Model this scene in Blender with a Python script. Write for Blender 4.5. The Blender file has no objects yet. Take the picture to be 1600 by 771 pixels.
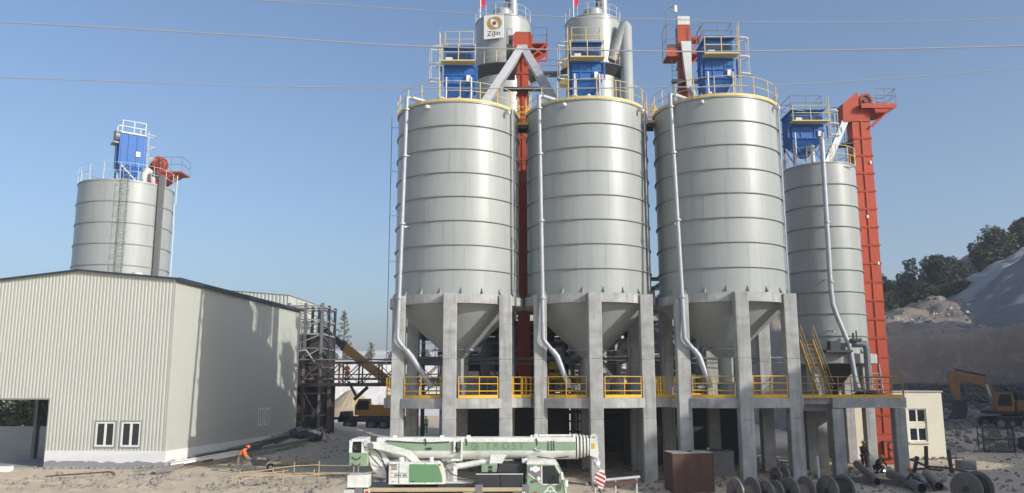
import bpy, math, random
from mathutils import Vector, Matrix, noise
R = math.radians; PI = math.pi
sc = bpy.context.scene; C = sc.collection
# ---------------------------------------------------------------- camera
cam = bpy.data.cameras.new("camera"); co = bpy.data.objects.new("camera", cam); C.objects.link(co)
cam.sensor_width = 36; cam.lens = 36*1287.9/1600; cam.clip_start = .5; cam.clip_end = 9000
co.location = (0, 0, 5.0); co.rotation_euler = (R(90+9.62), R(.14), 0); co.rotation_mode = 'XYZ'
co.matrix_world = Matrix.Translation((0, 0, 5)) @ Matrix.Rotation(R(90+9.62), 4, 'X') @ Matrix.Rotation(R(-.14), 4, 'Z')
sc.camera = co
# ---------------------------------------------------------------- daylight
SUN_AZ, SUN_EL = 54, 24            # degrees to the right of straight behind the camera, and above the horizon
sd = Vector((math.sin(R(SUN_AZ))*math.cos(R(SUN_EL)), -math.cos(R(SUN_AZ))*math.cos(R(SUN_EL)), math.sin(R(SUN_EL))))
sl = bpy.data.lights.new("sun", 'SUN'); sl.energy = 2.95; sl.angle = R(.5); sl.color = (1, .96, .90)
so = bpy.data.objects.new("sun", sl); C.objects.link(so); so.rotation_euler = sd.to_track_quat('Z', 'Y').to_euler(); so.location = (60, -40, 60)
w = bpy.data.worlds.new("World"); sc.world = w; w.use_nodes = True; nt = w.node_tree
sky = nt.nodes.new('ShaderNodeTexSky'); sky.sky_type = 'NISHITA'; sky.sun_disc = False
sky.sun_elevation = R(SUN_EL); sky.sun_rotation = R(180-SUN_AZ)
sky.air_density = 1.0; sky.dust_density = 3.4; sky.ozone_density = 3.0; sky.altitude = 300
nt.links.new(sky.outputs[0], nt.nodes['Background'].inputs[0]); nt.nodes['Background'].inputs[1].default_value = .129
sc.view_settings.view_transform = 'Standard'; sc.view_settings.look = 'None'; sc.view_settings.gamma = 1
sc.view_settings.exposure = .46
random.seed(7)
# ---------------------------------------------------------------- materials
def mat(name, col, rough=.65, metal=0, var=.12, scale=1.2, bump=0., bscale=25, streak=0., dirt=None, dirtamt=0., dscale=.8, spec=.5, objvar=.0):
    m = bpy.data.materials.new(name); m.use_nodes = True; N = m.node_tree.nodes; L = m.node_tree.links
    b = N['Principled BSDF']; b.inputs['Roughness'].default_value = rough; b.inputs['Metallic'].default_value = metal
    b.inputs['Specular IOR Level'].default_value = spec
    g = N.new('ShaderNodeNewGeometry')
    n = N.new('ShaderNodeTexNoise'); n.inputs['Scale'].default_value = scale; n.inputs['Detail'].default_value = 6; n.inputs['Roughness'].default_value = .65
    L.new(g.outputs['Position'], n.inputs['Vector'])
    r = N.new('ShaderNodeMapRange'); L.new(n.outputs[0], r.inputs[0]); r.inputs[1].default_value = .3; r.inputs[2].default_value = .7
    r.inputs[3].default_value = 1-var; r.inputs[4].default_value = 1+var
    mul = N.new('ShaderNodeMix'); mul.data_type = 'RGBA'; mul.blend_type = 'MULTIPLY'; mul.inputs[0].default_value = 1
    mul.inputs[6].default_value = (*col, 1)
    cb = N.new('ShaderNodeCombineColor')
    for i in range(3): L.new(r.outputs[0], cb.inputs[i])
    L.new(cb.outputs[0], mul.inputs[7]); out = mul.outputs[2]
    if objvar:
        oi = N.new('ShaderNodeObjectInfo'); r2 = N.new('ShaderNodeMapRange'); L.new(oi.outputs['Random'], r2.inputs[0])
        r2.inputs[3].default_value = 1-objvar; r2.inputs[4].default_value = 1+objvar
        m2 = N.new('ShaderNodeMix'); m2.data_type = 'RGBA'; m2.blend_type = 'MULTIPLY'; m2.inputs[0].default_value = 1
        c2 = N.new('ShaderNodeCombineColor')
        for i in range(3): L.new(r2.outputs[0], c2.inputs[i])
        L.new(out, m2.inputs[6]); L.new(c2.outputs[0], m2.inputs[7]); out = m2.outputs[2]
    if streak:
        mp = N.new('ShaderNodeMapping'); mp.inputs['Scale'].default_value = (5, 5, .25); L.new(g.outputs['Position'], mp.inputs[0])
        s = N.new('ShaderNodeTexNoise'); s.inputs['Scale'].default_value = 1; s.inputs['Detail'].default_value = 5; L.new(mp.outputs[0], s.inputs['Vector'])
        sr = N.new('ShaderNodeMapRange'); L.new(s.outputs[0], sr.inputs[0]); sr.inputs[1].default_value = .52; sr.inputs[2].default_value = .75
        sr.inputs[3].default_value = 0; sr.inputs[4].default_value = streak
        m3 = N.new('ShaderNodeMix'); m3.data_type = 'RGBA'; L.new(sr.outputs[0], m3.inputs[0]); L.new(out, m3.inputs[6])
        m3.inputs[7].default_value = (*[c*.45 for c in col], 1); out = m3.outputs[2]
    if dirt:
        d = N.new('ShaderNodeTexNoise'); d.inputs['Scale'].default_value = dscale; d.inputs['Detail'].default_value = 8; d.inputs['Roughness'].default_value = .7
        L.new(g.outputs['Position'], d.inputs['Vector'])
        dr = N.new('ShaderNodeMapRange'); L.new(d.outputs[0], dr.inputs[0]); dr.inputs[1].default_value = .45; dr.inputs[2].default_value = .7
        dr.inputs[3].default_value = 0; dr.inputs[4].default_value = dirtamt
        m4 = N.new('ShaderNodeMix'); m4.data_type = 'RGBA'; L.new(dr.outputs[0], m4.inputs[0]); L.new(out, m4.inputs[6])
        m4.inputs[7].default_value = (*dirt, 1); out = m4.outputs[2]
    L.new(out, b.inputs['Base Color'])
    if bump:
        bn = N.new('ShaderNodeTexNoise'); bn.inputs['Scale'].default_value = bscale; bn.inputs['Detail'].default_value = 5
        L.new(g.outputs['Position'], bn.inputs['Vector'])
        bp = N.new('ShaderNodeBump'); bp.inputs['Strength'].default_value = 1; bp.inputs['Distance'].default_value = bump
        L.new(bn.outputs[0], bp.inputs['Height']); L.new(bp.outputs[0], b.inputs['Normal'])
    return m
M = {}
M['concrete'] = mat('concrete', (.41, .41, .39), .85, var=.26, scale=1.3, bump=.008, bscale=14, streak=.65, dirt=(.25, .25, .24), dirtamt=.3)
M['silo'] = mat('silo_paint', (.355, .378, .36), .36, var=.04, scale=.5, streak=.32, dirt=(.29, .305, .285), dirtamt=.35, dscale=.6, objvar=.03)
M['hoop'] = mat('hoop_shade_paint', (.27, .29, .275), .6, var=.06)  # darkened to paint in the shadow line along the hoops
M['galv'] = mat('galvanised_steel', (.39, .41, .44), .42, metal=.15, var=.1, scale=3)
M['lightsteel'] = mat('pale_grey_paint', (.60, .61, .58), .5, var=.06, dirt=(.4, .38, .33), dirtamt=.25)
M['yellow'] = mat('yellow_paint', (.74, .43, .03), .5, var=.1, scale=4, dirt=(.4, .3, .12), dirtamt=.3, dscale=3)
M['paleyellow'] = mat('faded_yellow_paint', (.66, .50, .20), .55, var=.1, scale=4)
M['red'] = mat('red_paint', (.42, .058, .018), .68, var=.08, scale=2, dirt=(.34, .07, .05), dirtamt=.35, objvar=.06)
M['blue'] = mat('blue_paint', (.016, .12, .40), .6, var=.1, scale=2, dirt=(.03, .12, .3), dirtamt=.3)
M['siding'] = mat('cream_grey_siding', (.505, .515, .455), .5, var=.03, scale=.4, dirt=(.5, .5, .43), dirtamt=.15)
M['white'] = mat('white_paint', (.80, .80, .78), .55, var=.04, dirt=(.55, .53, .48), dirtamt=.25)
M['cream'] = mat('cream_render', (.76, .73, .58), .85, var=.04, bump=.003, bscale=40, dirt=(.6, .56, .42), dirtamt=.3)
M['greywall'] = mat('grey_shade_render', (.42, .41, .38), .85, var=.06, bump=.003)  # grey of roofs and panels, also paints the shaded left wall
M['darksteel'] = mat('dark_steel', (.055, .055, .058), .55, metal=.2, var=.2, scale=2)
M['midsteel'] = mat('grey_steel', (.20, .205, .21), .5, metal=.2, var=.15, scale=2)
M['brownsteel'] = mat('brown_primer_steel', (.085, .055, .048), .65, var=.2, scale=2, dirt=(.14, .12, .1), dirtamt=.4)
M['rust'] = mat('rusty_steel', (.095, .045, .032), .8, var=.25, scale=1.5, bump=.004, dirt=(.08, .05, .045), dirtamt=.6, dscale=1.6)
M['rusttop'] = mat('dusty_steel_lid', (.36, .35, .34), .8, var=.12, dirt=(.24, .2, .18), dirtamt=.4)
M['fascia'] = mat('dark_blue_trim', (.03, .045, .075), .5)
M['roof'] = mat('roof_sheet', (.42, .44, .45), .5, var=.08)
M['glass'] = mat('dark_glass', (.02, .026, .028), .08, spec=.8)
M['cgreen'] = mat('crane_green', (.13, .29, .14), .45, var=.06, scale=2, dirt=(.25, .3, .2), dirtamt=.25)
M['palegreen'] = mat('crane_pale_green', (.24, .35, .225), .45, var=.06, scale=2, dirt=(.35, .38, .3), dirtamt=.3)
M['cwhite'] = mat('crane_white', (.78, .79, .74), .4, var=.05, scale=2, dirt=(.46, .42, .34), dirtamt=.6, dscale=2.5)
M['letter'] = mat('dark_green_lettering', (.10, .24, .115), .5, var=.3, scale=4)
M['rubber'] = mat('rubber', (.022, .022, .022), .85, var=.2, dirt=(.1, .09, .08), dirtamt=.4)
M['machine'] = mat('machine_yellow', (.40, .19, .025), .6, var=.1, scale=2, dirt=(.3, .2, .1), dirtamt=.5, dscale=1.5)  # yellow darkened for the shadow over the rear crane
M['excav'] = mat('excavator_orange', (.25, .12, .04), .65, var=.15, scale=2, dirt=(.2, .15, .11), dirtamt=.8, dscale=1.5)
M['wood'] = mat('weathered_wood', (.42, .32, .19), .85, var=.2, scale=5, dirt=(.3, .25, .18), dirtamt=.4)
M['reelwood'] = mat('reel_timber', (.17, .145, .12), .85, var=.2, scale=6, dirt=(.16, .14, .12), dirtamt=.5)
M['pipe'] = mat('steel_pipe', (.20, .195, .19), .5, metal=.3, var=.2, scale=2, dirt=(.25, .2, .16), dirtamt=.4)
M['beamgrey'] = mat('grey_beam', (.36, .35, .34), .6, var=.1)
M['chute'] = mat('chute_grey_paint', (.43, .44, .44), .5, var=.08, dirt=(.3, .3, .3), dirtamt=.3)
M['tan'] = mat('tan_deck_edge', (.50, .40, .24), .7, var=.1)
M['black'] = mat('black_cover', (.035, .037, .042), .7, var=.2, scale=3)
M['signwhite'] = mat('sign_board', (.80, .80, .77), .45, var=.02)
M['gold'] = mat('sign_gold', (.42, .27, .085), .5, var=.03)
M['purple'] = mat('sign_purple', (.26, .03, .09), .5, var=.03)
M['ink'] = mat('sign_ink', (.05, .05, .055), .5, var=.03)
M['flag'] = mat('red_flag', (.62, .03, .10), .8, var=.08)
M['warnred'] = mat('warning_red', (.50, .035, .025), .45, var=.06)
M['orangecloth'] = mat('orange_cloth', (.85, .20, .06), .85, var=.1, scale=8)
M['vest'] = mat('lime_vest', (.5, .58, .08), .85, var=.1, scale=8)
M['darkcloth'] = mat('dark_cloth', (.055, .055, .06), .9, var=.25, scale=8)
M['greycloth'] = mat('grey_cloth', (.16, .155, .14), .9, var=.2, scale=8)
M['skin'] = mat('skin', (.38, .22, .15), .6, var=.06)
M['helmet_orange'] = mat('orange_helmet', (.72, .12, .03), .35, var=.03)
M['helmet_yellow'] = mat('yellow_helmet', (.66, .40, .04), .35, var=.03)
M['plantdark'] = mat('dark_shade_cladding', (.045, .043, .042), .8, var=.25, scale=.7)  # near black, puts the deep shade behind the legs into the colour
M['rail_shaded'] = mat('shaded_yellow_paint', (.36, .245, .075), .6, var=.15, scale=4)  # dulled copy of the yellow paint for rails in shade
# ---------------------------------------------------------------- mesh helper
class MB:
    def __init__(s): s.v = []; s.f = []
    def add(s, vs, fs):
        o = len(s.v); s.v += [tuple(v) for v in vs]; s.f += [tuple(i+o for i in f) for f in fs]; return s
    def box(s, x0, x1, y0, y1, z0, z1):
        return s.add([(x0,y0,z0),(x1,y0,z0),(x1,y1,z0),(x0,y1,z0),(x0,y0,z1),(x1,y0,z1),(x1,y1,z1),(x0,y1,z1)],
                     [(3,2,1,0),(4,5,6,7),(0,1,5,4),(1,2,6,5),(2,3,7,6),(3,0,4,7)])
    def cbox(s, x0, x1, y0, y1, z0, z1, c=.03):      # vertical edges and rims chamfered
        def ring(d, z): return [(x0+c+d,y0+d,z),(x1-c-d,y0+d,z),(x1-d,y0+c+d,z),(x1-d,y1-c-d,z),(x1-c-d,y1-d,z),(x0+c+d,y1-d,z),(x0+d,y1-c-d,z),(x0+d,y0+c+d,z)]
        return s.rings([ring(c*.6, z0), ring(0, z0+c*.6), ring(0, z1-c*.6), ring(c*.6, z1)])
    def rings(s, rs, cap=True, closed=True):
        n = len(rs[0]); o = len(s.v)
        for r in rs: s.v += [tuple(p) for p in r]
        for k in range(len(rs)-1):
            for i in range(n if closed else n-1):
                j = (i+1) % n; s.f.append((o+k*n+i, o+k*n+j, o+(k+1)*n+j, o+(k+1)*n+i))
        if cap:
            s.f.append(tuple(o+i for i in reversed(range(n)))); s.f.append(tuple(o+(len(rs)-1)*n+i for i in range(n)))
        return s
    def beam(s, p0, p1, w, h=None, up=(0,0,1)):
        p0 = Vector(p0); p1 = Vector(p1); d = (p1-p0).normalized(); up = Vector(up)
        if abs(d.dot(up)) > .98: up = Vector((0,1,0))
        a = d.cross(up).normalized(); b = a.cross(d).normalized(); h = h or w
        q = [(-1,-1),(1,-1),(1,1),(-1,1)]
        return s.rings([[p+a*(i*w/2)+b*(j*h/2) for i,j in q] for p in (p0,p1)])
    def ibeam(s, p0, p1, w, h, t=.03, up=(0,0,1)):
        p0 = Vector(p0); p1 = Vector(p1); d = (p1-p0).normalized(); up = Vector(up)
        if abs(d.dot(up)) > .98: up = Vector((0,1,0))
        a = d.cross(up).normalized(); b = a.cross(d).normalized(); k = t/2
        q = [(-w/2,-h/2),(w/2,-h/2),(w/2,-h/2+t),(k,-h/2+t),(k,h/2-t),(w/2,h/2-t),(w/2,h/2),(-w/2,h/2),(-w/2,h/2-t),(-k,h/2-t),(-k,-h/2+t),(-w/2,-h/2+t)]
        return s.rings([[p+a*i+b*j for i,j in q] for p in (p0,p1)])
    def cyl(s, p0, p1, r0, r1=None, n=16, cap=True):
        return s.tube([p0, p1], [r0, r0 if r1 is None else r1], n, cap)
    def tube(s, pts, r, n=8, cap=True):
        pts = [Vector(p) for p in pts]; rr = r if isinstance(r, (list, tuple)) else [r]*len(pts)
        rs = []; t0 = (pts[1]-pts[0]).normalized(); a = t0.cross(Vector((0,0,1)))
        if a.length < .1: a = t0.cross(Vector((0,1,0)))
        a.normalize()
        for i, p in enumerate(pts):
            if i == 0: t = t0
            elif i == len(pts)-1: t = (pts[i]-pts[i-1]).normalized()
            else: t = ((pts[i]-pts[i-1]).normalized()+(pts[i+1]-pts[i]).normalized()).normalized()
            a = (a-t*a.dot(t)).normalized(); b = t.cross(a)
            k = 1.0
            if 0 < i < len(pts)-1: k = 1/max(.6, t.dot((pts[i]-pts[i-1]).normalized()))
            rs.append([p+(a*math.cos(2*PI*j/n)+b*math.sin(2*PI*j/n))*rr[i]*k for j in range(n)])
        return s.rings(rs, cap)
    def lathe(s, prof, n=48, cx=0, cy=0, closed_prof=False, a0=0, a1=2*PI, cap=False):
        full = abs(a1-a0-2*PI) < 1e-6; m = n if full else n+1; o = len(s.v)
        for r, z in prof:
            for i in range(m):
                a = a0+(a1-a0)*i/n; s.v.append((cx+r*math.cos(a), cy+r*math.sin(a), z))
        K = len(prof)
        for k in range(K if closed_prof else K-1):
            l = (k+1) % K
            for i in range(n):
                j = (i+1) % m; s.f.append((o+k*m+i, o+k*m+j, o+l*m+j, o+l*m+i))
        if closed_prof and not full:
            s.f.append(tuple(o+k*m for k in range(K))); s.f.append(tuple(o+k*m+m-1 for k in reversed(range(K))))
        return s
    def arc(s, r0, r1, z0, z1, a0=0, a1=2*PI, n=48, cx=0, cy=0):
        return s.lathe([(r1,z0),(r1,z1),(r0,z1),(r0,z0)], n, cx, cy, True, a0, a1)
    def prism(s, poly, y0, y1, ax='y'):              # polygon in XZ (ax y), YZ (ax x) or XY (ax z)
        P = {'y': lambda p, t: (p[0], t, p[1]), 'x': lambda p, t: (t, p[0], p[1]), 'z': lambda p, t: (p[0], p[1], t)}[ax]
        return s.rings([[P(p, t) for p in poly] for t in (y0, y1)])
    def ball(s, c, r, n=10, m=6, sz=1.0):
        return s.lathe([(max(.001, r*math.sin(PI*k/m)), c[2]-sz*r*math.cos(PI*k/m)) for k in range(m+1)], n, c[0], c[1])
    def disc(s, c, r, ax, t=.01, n=24):
        c = Vector(c); ax = Vector(ax).normalized(); return s.cyl(c-ax*t/2, c+ax*t/2, r, r, n)
    def tf(s, Mx): s.v = [tuple(Mx @ Vector(p)) for p in s.v]; return s
    def mesh(s, name, m, smooth=True, ang=35):
        me = bpy.data.meshes.new(name); me.from_pydata(s.v, [], s.f)
        import bmesh
        bm = bmesh.new(); bm.from_mesh(me); bmesh.ops.recalc_face_normals(bm, faces=bm.faces[:]); bm.to_mesh(me); bm.free()
        me.materials.append(m)
        if smooth: me.shade_smooth(); me.set_sharp_from_angle(angle=R(ang))
        return me
    def build(s, name, m, parent=None, loc=(0,0,0), smooth=True, kind=None, ang=35, label=None):
        o = bpy.data.objects.new(name, s.mesh(name, m, smooth, ang)); C.objects.link(o)
        o.parent = parent; o.location = loc
        if kind: o['kind'] = kind
        if label: o['label'] = label
        return o
def inst(me, name, parent, loc=(0,0,0), rot=(0,0,0), scale=(1,1,1), kind=None):
    o = bpy.data.objects.new(name, me); C.objects.link(o); o.parent = parent; o.location = loc; o.rotation_euler = rot; o.scale = scale
    if kind: o['kind'] = kind
    return o
def tag(o, label, cat, group=None):
    o['label'] = label; o['category'] = cat
    if group: o['group'] = group
    return o
def thing(name, label, cat, loc=(0,0,0), rotz=0, group=None):
    o = bpy.data.objects.new(name, None); C.objects.link(o); o.location = loc; o.rotation_euler = (0,0,rotz); o.empty_display_size = .3
    return tag(o, label, cat, group)
def copy_tree(o, parent=None):
    c = o.copy(); C.objects.link(c); c.parent = parent
    for ch in list(o.children): copy_tree(ch, c)
    return c
def rail(mb, pts, h=1.1, mids=(.55,), r=.024, n=6, posts=True, closed=False):
    P = [Vector(p) for p in pts]
    if posts:
        for p in P: mb.cyl(p, p+Vector((0,0,h)), r, n=n)
    if closed: P = P+[P[0]]
    for z in [*mids, h]: mb.tube([p+Vector((0,0,z)) for p in P], r*.9, n)
    return mb
def pol(r, a, z=0): return (r*math.cos(a), r*math.sin(a), z)
def lerp(a, b, t): return Vector(a)*(1-t)+Vector(b)*t
def ladder(mb, p0, p1, w=.42, ax=(1,0,0), step=.3, r=.02):
    p0 = Vector(p0); p1 = Vector(p1); ax = Vector(ax).normalized()*w/2
    mb.cyl(p0-ax, p1-ax, r, n=6); mb.cyl(p0+ax, p1+ax, r, n=6); L = (p1-p0).length
    for k in range(1, int(L/step)): q = lerp(p0, p1, k*step/L); mb.cyl(q-ax, q+ax, r*.7, n=4)
    return mb
def text_mesh(body, size, m, depth=.01, name='lettering', parent=None, Mx=None, spacing=1.0):
    cu = bpy.data.curves.new('t', 'FONT'); cu.body = body; cu.size = size; cu.extrude = depth/2; cu.space_character = spacing
    cu.align_x = 'CENTER'; cu.align_y = 'CENTER'
    o = bpy.data.objects.new('t', cu); C.objects.link(o); dg = bpy.context.evaluated_depsgraph_get()
    me = bpy.data.meshes.new_from_object(o.evaluated_get(dg)); bpy.data.objects.remove(o); bpy.data.curves.remove(cu)
    if Mx is not None: me.transform(Mx)
    me.materials.clear(); me.materials.append(m)
    ob = bpy.data.objects.new(name, me); C.objects.link(ob); ob.parent = parent; return ob
XZ = Matrix.Rotation(R(90), 4, 'X')                   # lays lettering upright, facing -Y
# ---------------------------------------------------------------- ground and terrain
import numpy as np
def sst(a, b, x):
    t = max(0., min(1., (x-a)/(b-a))); return t*t*(3-2*t)
def nz(x, y, s, z=0): return noise.noise(Vector((x*s, y*s, z)))
def gz(x, y):                                        # height of the ground sheet
    h = 1.25*sst(57, 73, y)*sst(-12.5, -19, x)*(1-sst(80, 100, y)) + .7*sst(75, 115, y)
    h += 1.5*sst(63.5, 69.5, y)*sst(29, 37, x)
    near = (1-sst(75, 100, y))*(1-sst(45, 70, abs(x)))
    h += near*(.07*nz(x, y, .35)+.035*nz(x, y, 1.3, 5)+.018*nz(x, y, 3.1, 9))
    rough = sst(50.5, 47, y)*sst(-13, -17, x)+.9*sst(52.5, 49, y)*sst(-17, -13, x)*sst(-5, -8, x)+.6*sst(5, 9, x)*sst(52, 44, y)+.8*sst(26, 32, x)*sst(50, 60, y)
    h += near*rough*(.16*abs(nz(x, y, .9, 2))+.10*nz(x, y, 2.2, 3)+.06*nz(x, y, 5.0, 4))
    for yr, a in ((49.2,.03),(51.0,.05),(53.6,.0)):
        d = y-yr-1.1*math.sin(x*.11+a*40)-.12*x*a
        for o in (-.85,.85): h -= near*.055*math.exp(-((d-o)/.17)**2)-near*.03*math.exp(-((d-o-.35)/.14)**2)
    h += .12*sst(49.6, 50.8, y)*sst(52.2, 51.2, y)*sst(-19, -22, x)
    return h
def axis(segs):
    out = []
    for a, b, st in segs: out += list(np.arange(a, b, st))
    return out+[segs[-1][1]]
gxs = axis([(-2100,-300,300),(-300,-80,20),(-80,-36,2),(-36,34,.3),(34,60,1),(60,300,20),(300,2100,300)])
gys = axis([(-400,-20,40),(-20,32,4),(32,62,.28),(62,84,.7),(84,180,4),(180,600,40),(600,2400,600)])
def sheet(name, xs, ys, fz, m, kind='structure'):
    nx = len(xs); v = [(x, y, fz(x, y)) for y in ys for x in xs]
    f = [(j*nx+i, j*nx+i+1, (j+1)*nx+i+1, (j+1)*nx+i) for j in range(len(ys)-1) for i in range(nx-1)]
    me = bpy.data.meshes.new(name); me.from_pydata(v, [], f); me.materials.append(m); me.shade_smooth()
    o = bpy.data.objects.new(name, me); C.objects.link(o); o['kind'] = kind; return o
def earth(name, c1, c2, c3, s1=.25, s2=2.2, bump=.03, bs=6):
    m = bpy.data.materials.new(name); m.use_nodes = True; N = m.node_tree.nodes; L = m.node_tree.links; b = N['Principled BSDF']
    b.inputs['Roughness'].default_value = .95; b.inputs['Specular IOR Level'].default_value = .2
    g = N.new('ShaderNodeNewGeometry')
    def no(s, d=8): 
        n = N.new('ShaderNodeTexNoise'); n.inputs['Scale'].default_value = s; n.inputs['Detail'].default_value = d; n.inputs['Roughness'].default_value = .68
        L.new(g.outputs['Position'], n.inputs['Vector']); return n.outputs[0]
    def ramp(sock, a, bb):
        r = N.new('ShaderNodeMapRange'); L.new(sock, r.inputs[0]); r.inputs[1].default_value = a; r.inputs[2].default_value = bb; return r.outputs[0]
    x1 = N.new('ShaderNodeMix'); x1.data_type = 'RGBA'; L.new(ramp(no(s1), .38, .62), x1.inputs[0]); x1.inputs[6].default_value = (*c1,1); x1.inputs[7].default_value = (*c2,1)
    x2 = N.new('ShaderNodeMix'); x2.data_type = 'RGBA'; L.new(ramp(no(s2), .52, .72), x2.inputs[0]); L.new(x1.outputs[2], x2.inputs[6]); x2.inputs[7].default_value = (*c3,1)
    L.new(x2.outputs[2], b.inputs['Base Color'])
    bp = N.new('ShaderNodeBump'); bp.inputs['Distance'].default_value = bump; bp.inputs['Strength'].default_value = 1
    L.new(no(bs, 10), bp.inputs['Height']); L.new(bp.outputs[0], b.inputs['Normal'])
    return m
M['earth'] = earth('dusty_earth', (.65,.54,.395), (.56,.465,.34), (.41,.345,.26), bump=.05)
M['quarry'] = earth('white_limestone', (.74,.72,.68), (.62,.60,.56), (.48,.46,.42), .06, .4, .4, .5)
M['hill'] = earth('cut_hillside', (.34,.275,.22), (.26,.215,.18), (.40,.34,.285), .12, .9, .25, 1.3)
M['farhill'] = earth('scrub_hills', (.20,.21,.17), (.26,.25,.21), (.14,.15,.12), .03, .12, .5, .3)
M['gravel'] = earth('grey_gravel', (.25,.25,.245), (.21,.21,.21), (.29,.285,.28), .2, 3, .08, 8)
M['gravel_lit'] = earth('sunlit_gravel', (.36,.355,.34), (.31,.305,.295), (.42,.41,.40), .2, 3, .08, 8)  # lighter copy of the gravel, sunlight put into the colour
M['sand'] = earth('yellow_sand', (.50,.40,.26), (.45,.36,.24), (.40,.32,.22), .3, 2, .05, 5)
M['rock'] = mat('rubble_rock', (.27, .245, .215), .95, var=.25, scale=3, bump=.01, dirt=(.2, .18, .16), dirtamt=.5)
sheet('ground', gxs, gys, gz, M['earth'])
def hz(x, y):                                        # cut hillside on the right: cliff, bench, wooded slope, unseen ridge at right raised for shade
    n = nz(x, y, .12)*1.2+nz(x, y, .4, 3)*.5+nz(x, y, 1.1, 6)*.22
    yc = 85+1.6*nz(x, y*.2, .15)+max(0, (x-62))*-.28
    edge = sst(26, 36, x)
    c = sst(yc-1.1, yc+1.3, y)
    top = 10.0+.1*(x-40)+.8*n
    z = -2.5+c*edge*(top+2.5)
    z += edge*sst(yc+1, yc+20, y)*(2.8+.9*n)
    z += edge*sst(100, 125, y)*(2.5+.26*max(0, min(x, 90)-50))*(1-.9*sst(126, 170, y))
    z += edge*.35*n*(1-c)
    rx, ry = (x-90)/31, (y-50)/38
    shade_ridge = 36*math.exp(-(rx*rx+ry*ry)*1.4)*sst(.62*y+6, .62*y+16, x)
    u = .588*x+.809*y; t = .809*x-.588*y              # unseen bank added at right, crest shaped to shade the silo legs
    shade_bank = float(np.interp(u, [12,28,33,36,38.5,41,51,54,57,63,65.5,70,85,105,125], [0,17,20.5,24.5,26.8,27.7,28,24.3,18.2,18.4,21,27,35,38,5]))*(1+.015*n)*sst(17, 30, t)*sst(44, 31, t)
    z += max(shade_ridge, shade_bank)
    return z
sheet('hillside', axis([(12,22,2.5),(22,40,.9),(40,76,.55),(76,150,2.2),(150,260,15)]), axis([(-10,74,1.6),(74,112,.6),(112,150,2.2),(150,260,18)]), hz, M['hill'])
def qz(x, y):
    n = nz(x, y, .07)*1.5+nz(x, y, .3, 4)*.5
    return -.6+(2.0+n*.2)*sst(112, 132, y)+(8.2+.5*n)*sst(146, 160, y+3*nz(x,y,.05,2))+.05*max(0,y-160)
sheet('quarry_slope', axis([(-180,-70,6),(-70,6,1.2),(6,30,4)]), axis([(108,140,2),(140,175,.9),(175,420,12)]), qz, M['quarry'])
def fz(x, y):
    n = nz(x, y, .004, 1)+.5*nz(x, y, .011, 2)+.25*nz(x, y, .03, 3)
    return -4+(36+26*n)*sst(420, 700, y)*(1-.45*sst(-500, 700, x))
sheet('distant_hills', axis([(-1500,1500,22)]), axis([(400,800,16),(800,1200,60)]), fz, M['farhill'])
# loose rubble, nobody could count it
def rock(mb, x, y, z, s):
    t = (1+5**.5)/2; V = [(-1,t,0),(1,t,0),(-1,-t,0),(1,-t,0),(0,-1,t),(0,1,t),(0,-1,-t),(0,1,-t),(t,0,-1),(t,0,1),(-t,0,-1),(-t,0,1)]
    F = [(0,11,5),(0,5,1),(0,1,7),(0,7,10),(0,10,11),(1,5,9),(5,11,4),(11,10,2),(10,7,6),(7,1,8),(3,9,4),(3,4,2),(3,2,6),(3,6,8),(3,8,9),(4,9,5),(2,4,11),(6,2,10),(8,6,7),(9,8,1)]
    rm = Matrix.Rotation(random.uniform(0,6.3),3,(random.random(),random.random(),random.random()+.01)); sx, sy, sz = s*random.uniform(.6,1.2), s*random.uniform(.6,1.2), s*random.uniform(.4,.8)
    mb.add([Vector((x,y,z))+rm @ Vector((a*sx*.55*random.uniform(.75,1.15), b*sy*.55, c*sz*.55*random.uniform(.8,1.1))) for a,b,c in V], F)
mb = MB()
def scat(n, x0, x1, y0, y1, s0, s1, fz=gz):
    for _ in range(n):
        x, y = random.uniform(x0,x1), random.uniform(y0,y1); s = s0+(s1-s0)*random.random()**3; rock(mb, x, y, fz(x,y)+s*.1, s)
scat(450, -27, -17.5, 42, 50.0, .02, .2); scat(350, -16, -6, 40.5, 47.5, .03, .2); scat(900, 3.5, 26, 40, 49, .03, .2)
scat(500, -20, -13, 54, 74, .03, .14)
for cx_, cy_ in ((-3.17,47.43),(4.47,47.68),(12.06,47.07)):
    for a_ in (-90,-137,-43,43,90,137):
        px_, py_ = cx_+3.94*math.cos(R(a_)), cy_+3.94*math.sin(R(a_)); scat(45, px_-.75, px_+.75, py_-.8, py_+.6, .04, .26)
scat(160, -29, -21.5, 51.5, 52.1, .04, .25); scat(120, 22.2, 30, 57.3, 58.0, .04, .25)
scat(400, 22, 40, 46, 62, .03, .18); scat(400, -8, 22, 49, 58, .04, .2)
def hg(x, y): return max(gz(x,y), hz(x,y))
scat(1500, 30, 47, 63, 76, .08, .42); mb.build('rubble', M['rock'], smooth=False, kind='stuff')
mb = MB()
scat(380, 41, 62, 88, 105, .06, .3, hg); scat(160, 38, 56, 80, 85, .1, .4, hg); mb.build('hillside_boulders', M['gravel'], smooth=False, kind='stuff')
# rubble bank below the gabions on the right
def bz(x, y):
    return -.4+3.1*sst(67, 75.5, y)*sst(27, 35, x)*(1+.15*nz(x,y,.5))+.28*nz(x,y,.9,3)+.14*nz(x,y,2.3,5)
sheet('rubble_bank', axis([(26,52,.35)]), axis([(64,84,.35)]), bz, earth('broken_stone', (.28,.26,.24), (.22,.205,.19), (.38,.36,.33), .4, 3.5, .12, 5))
mb = MB(); scat(1800, 31, 50, 67, 76, .08, .4, bz); mb.build('bank_stones', M['rock'], smooth=False, kind='stuff')
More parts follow.
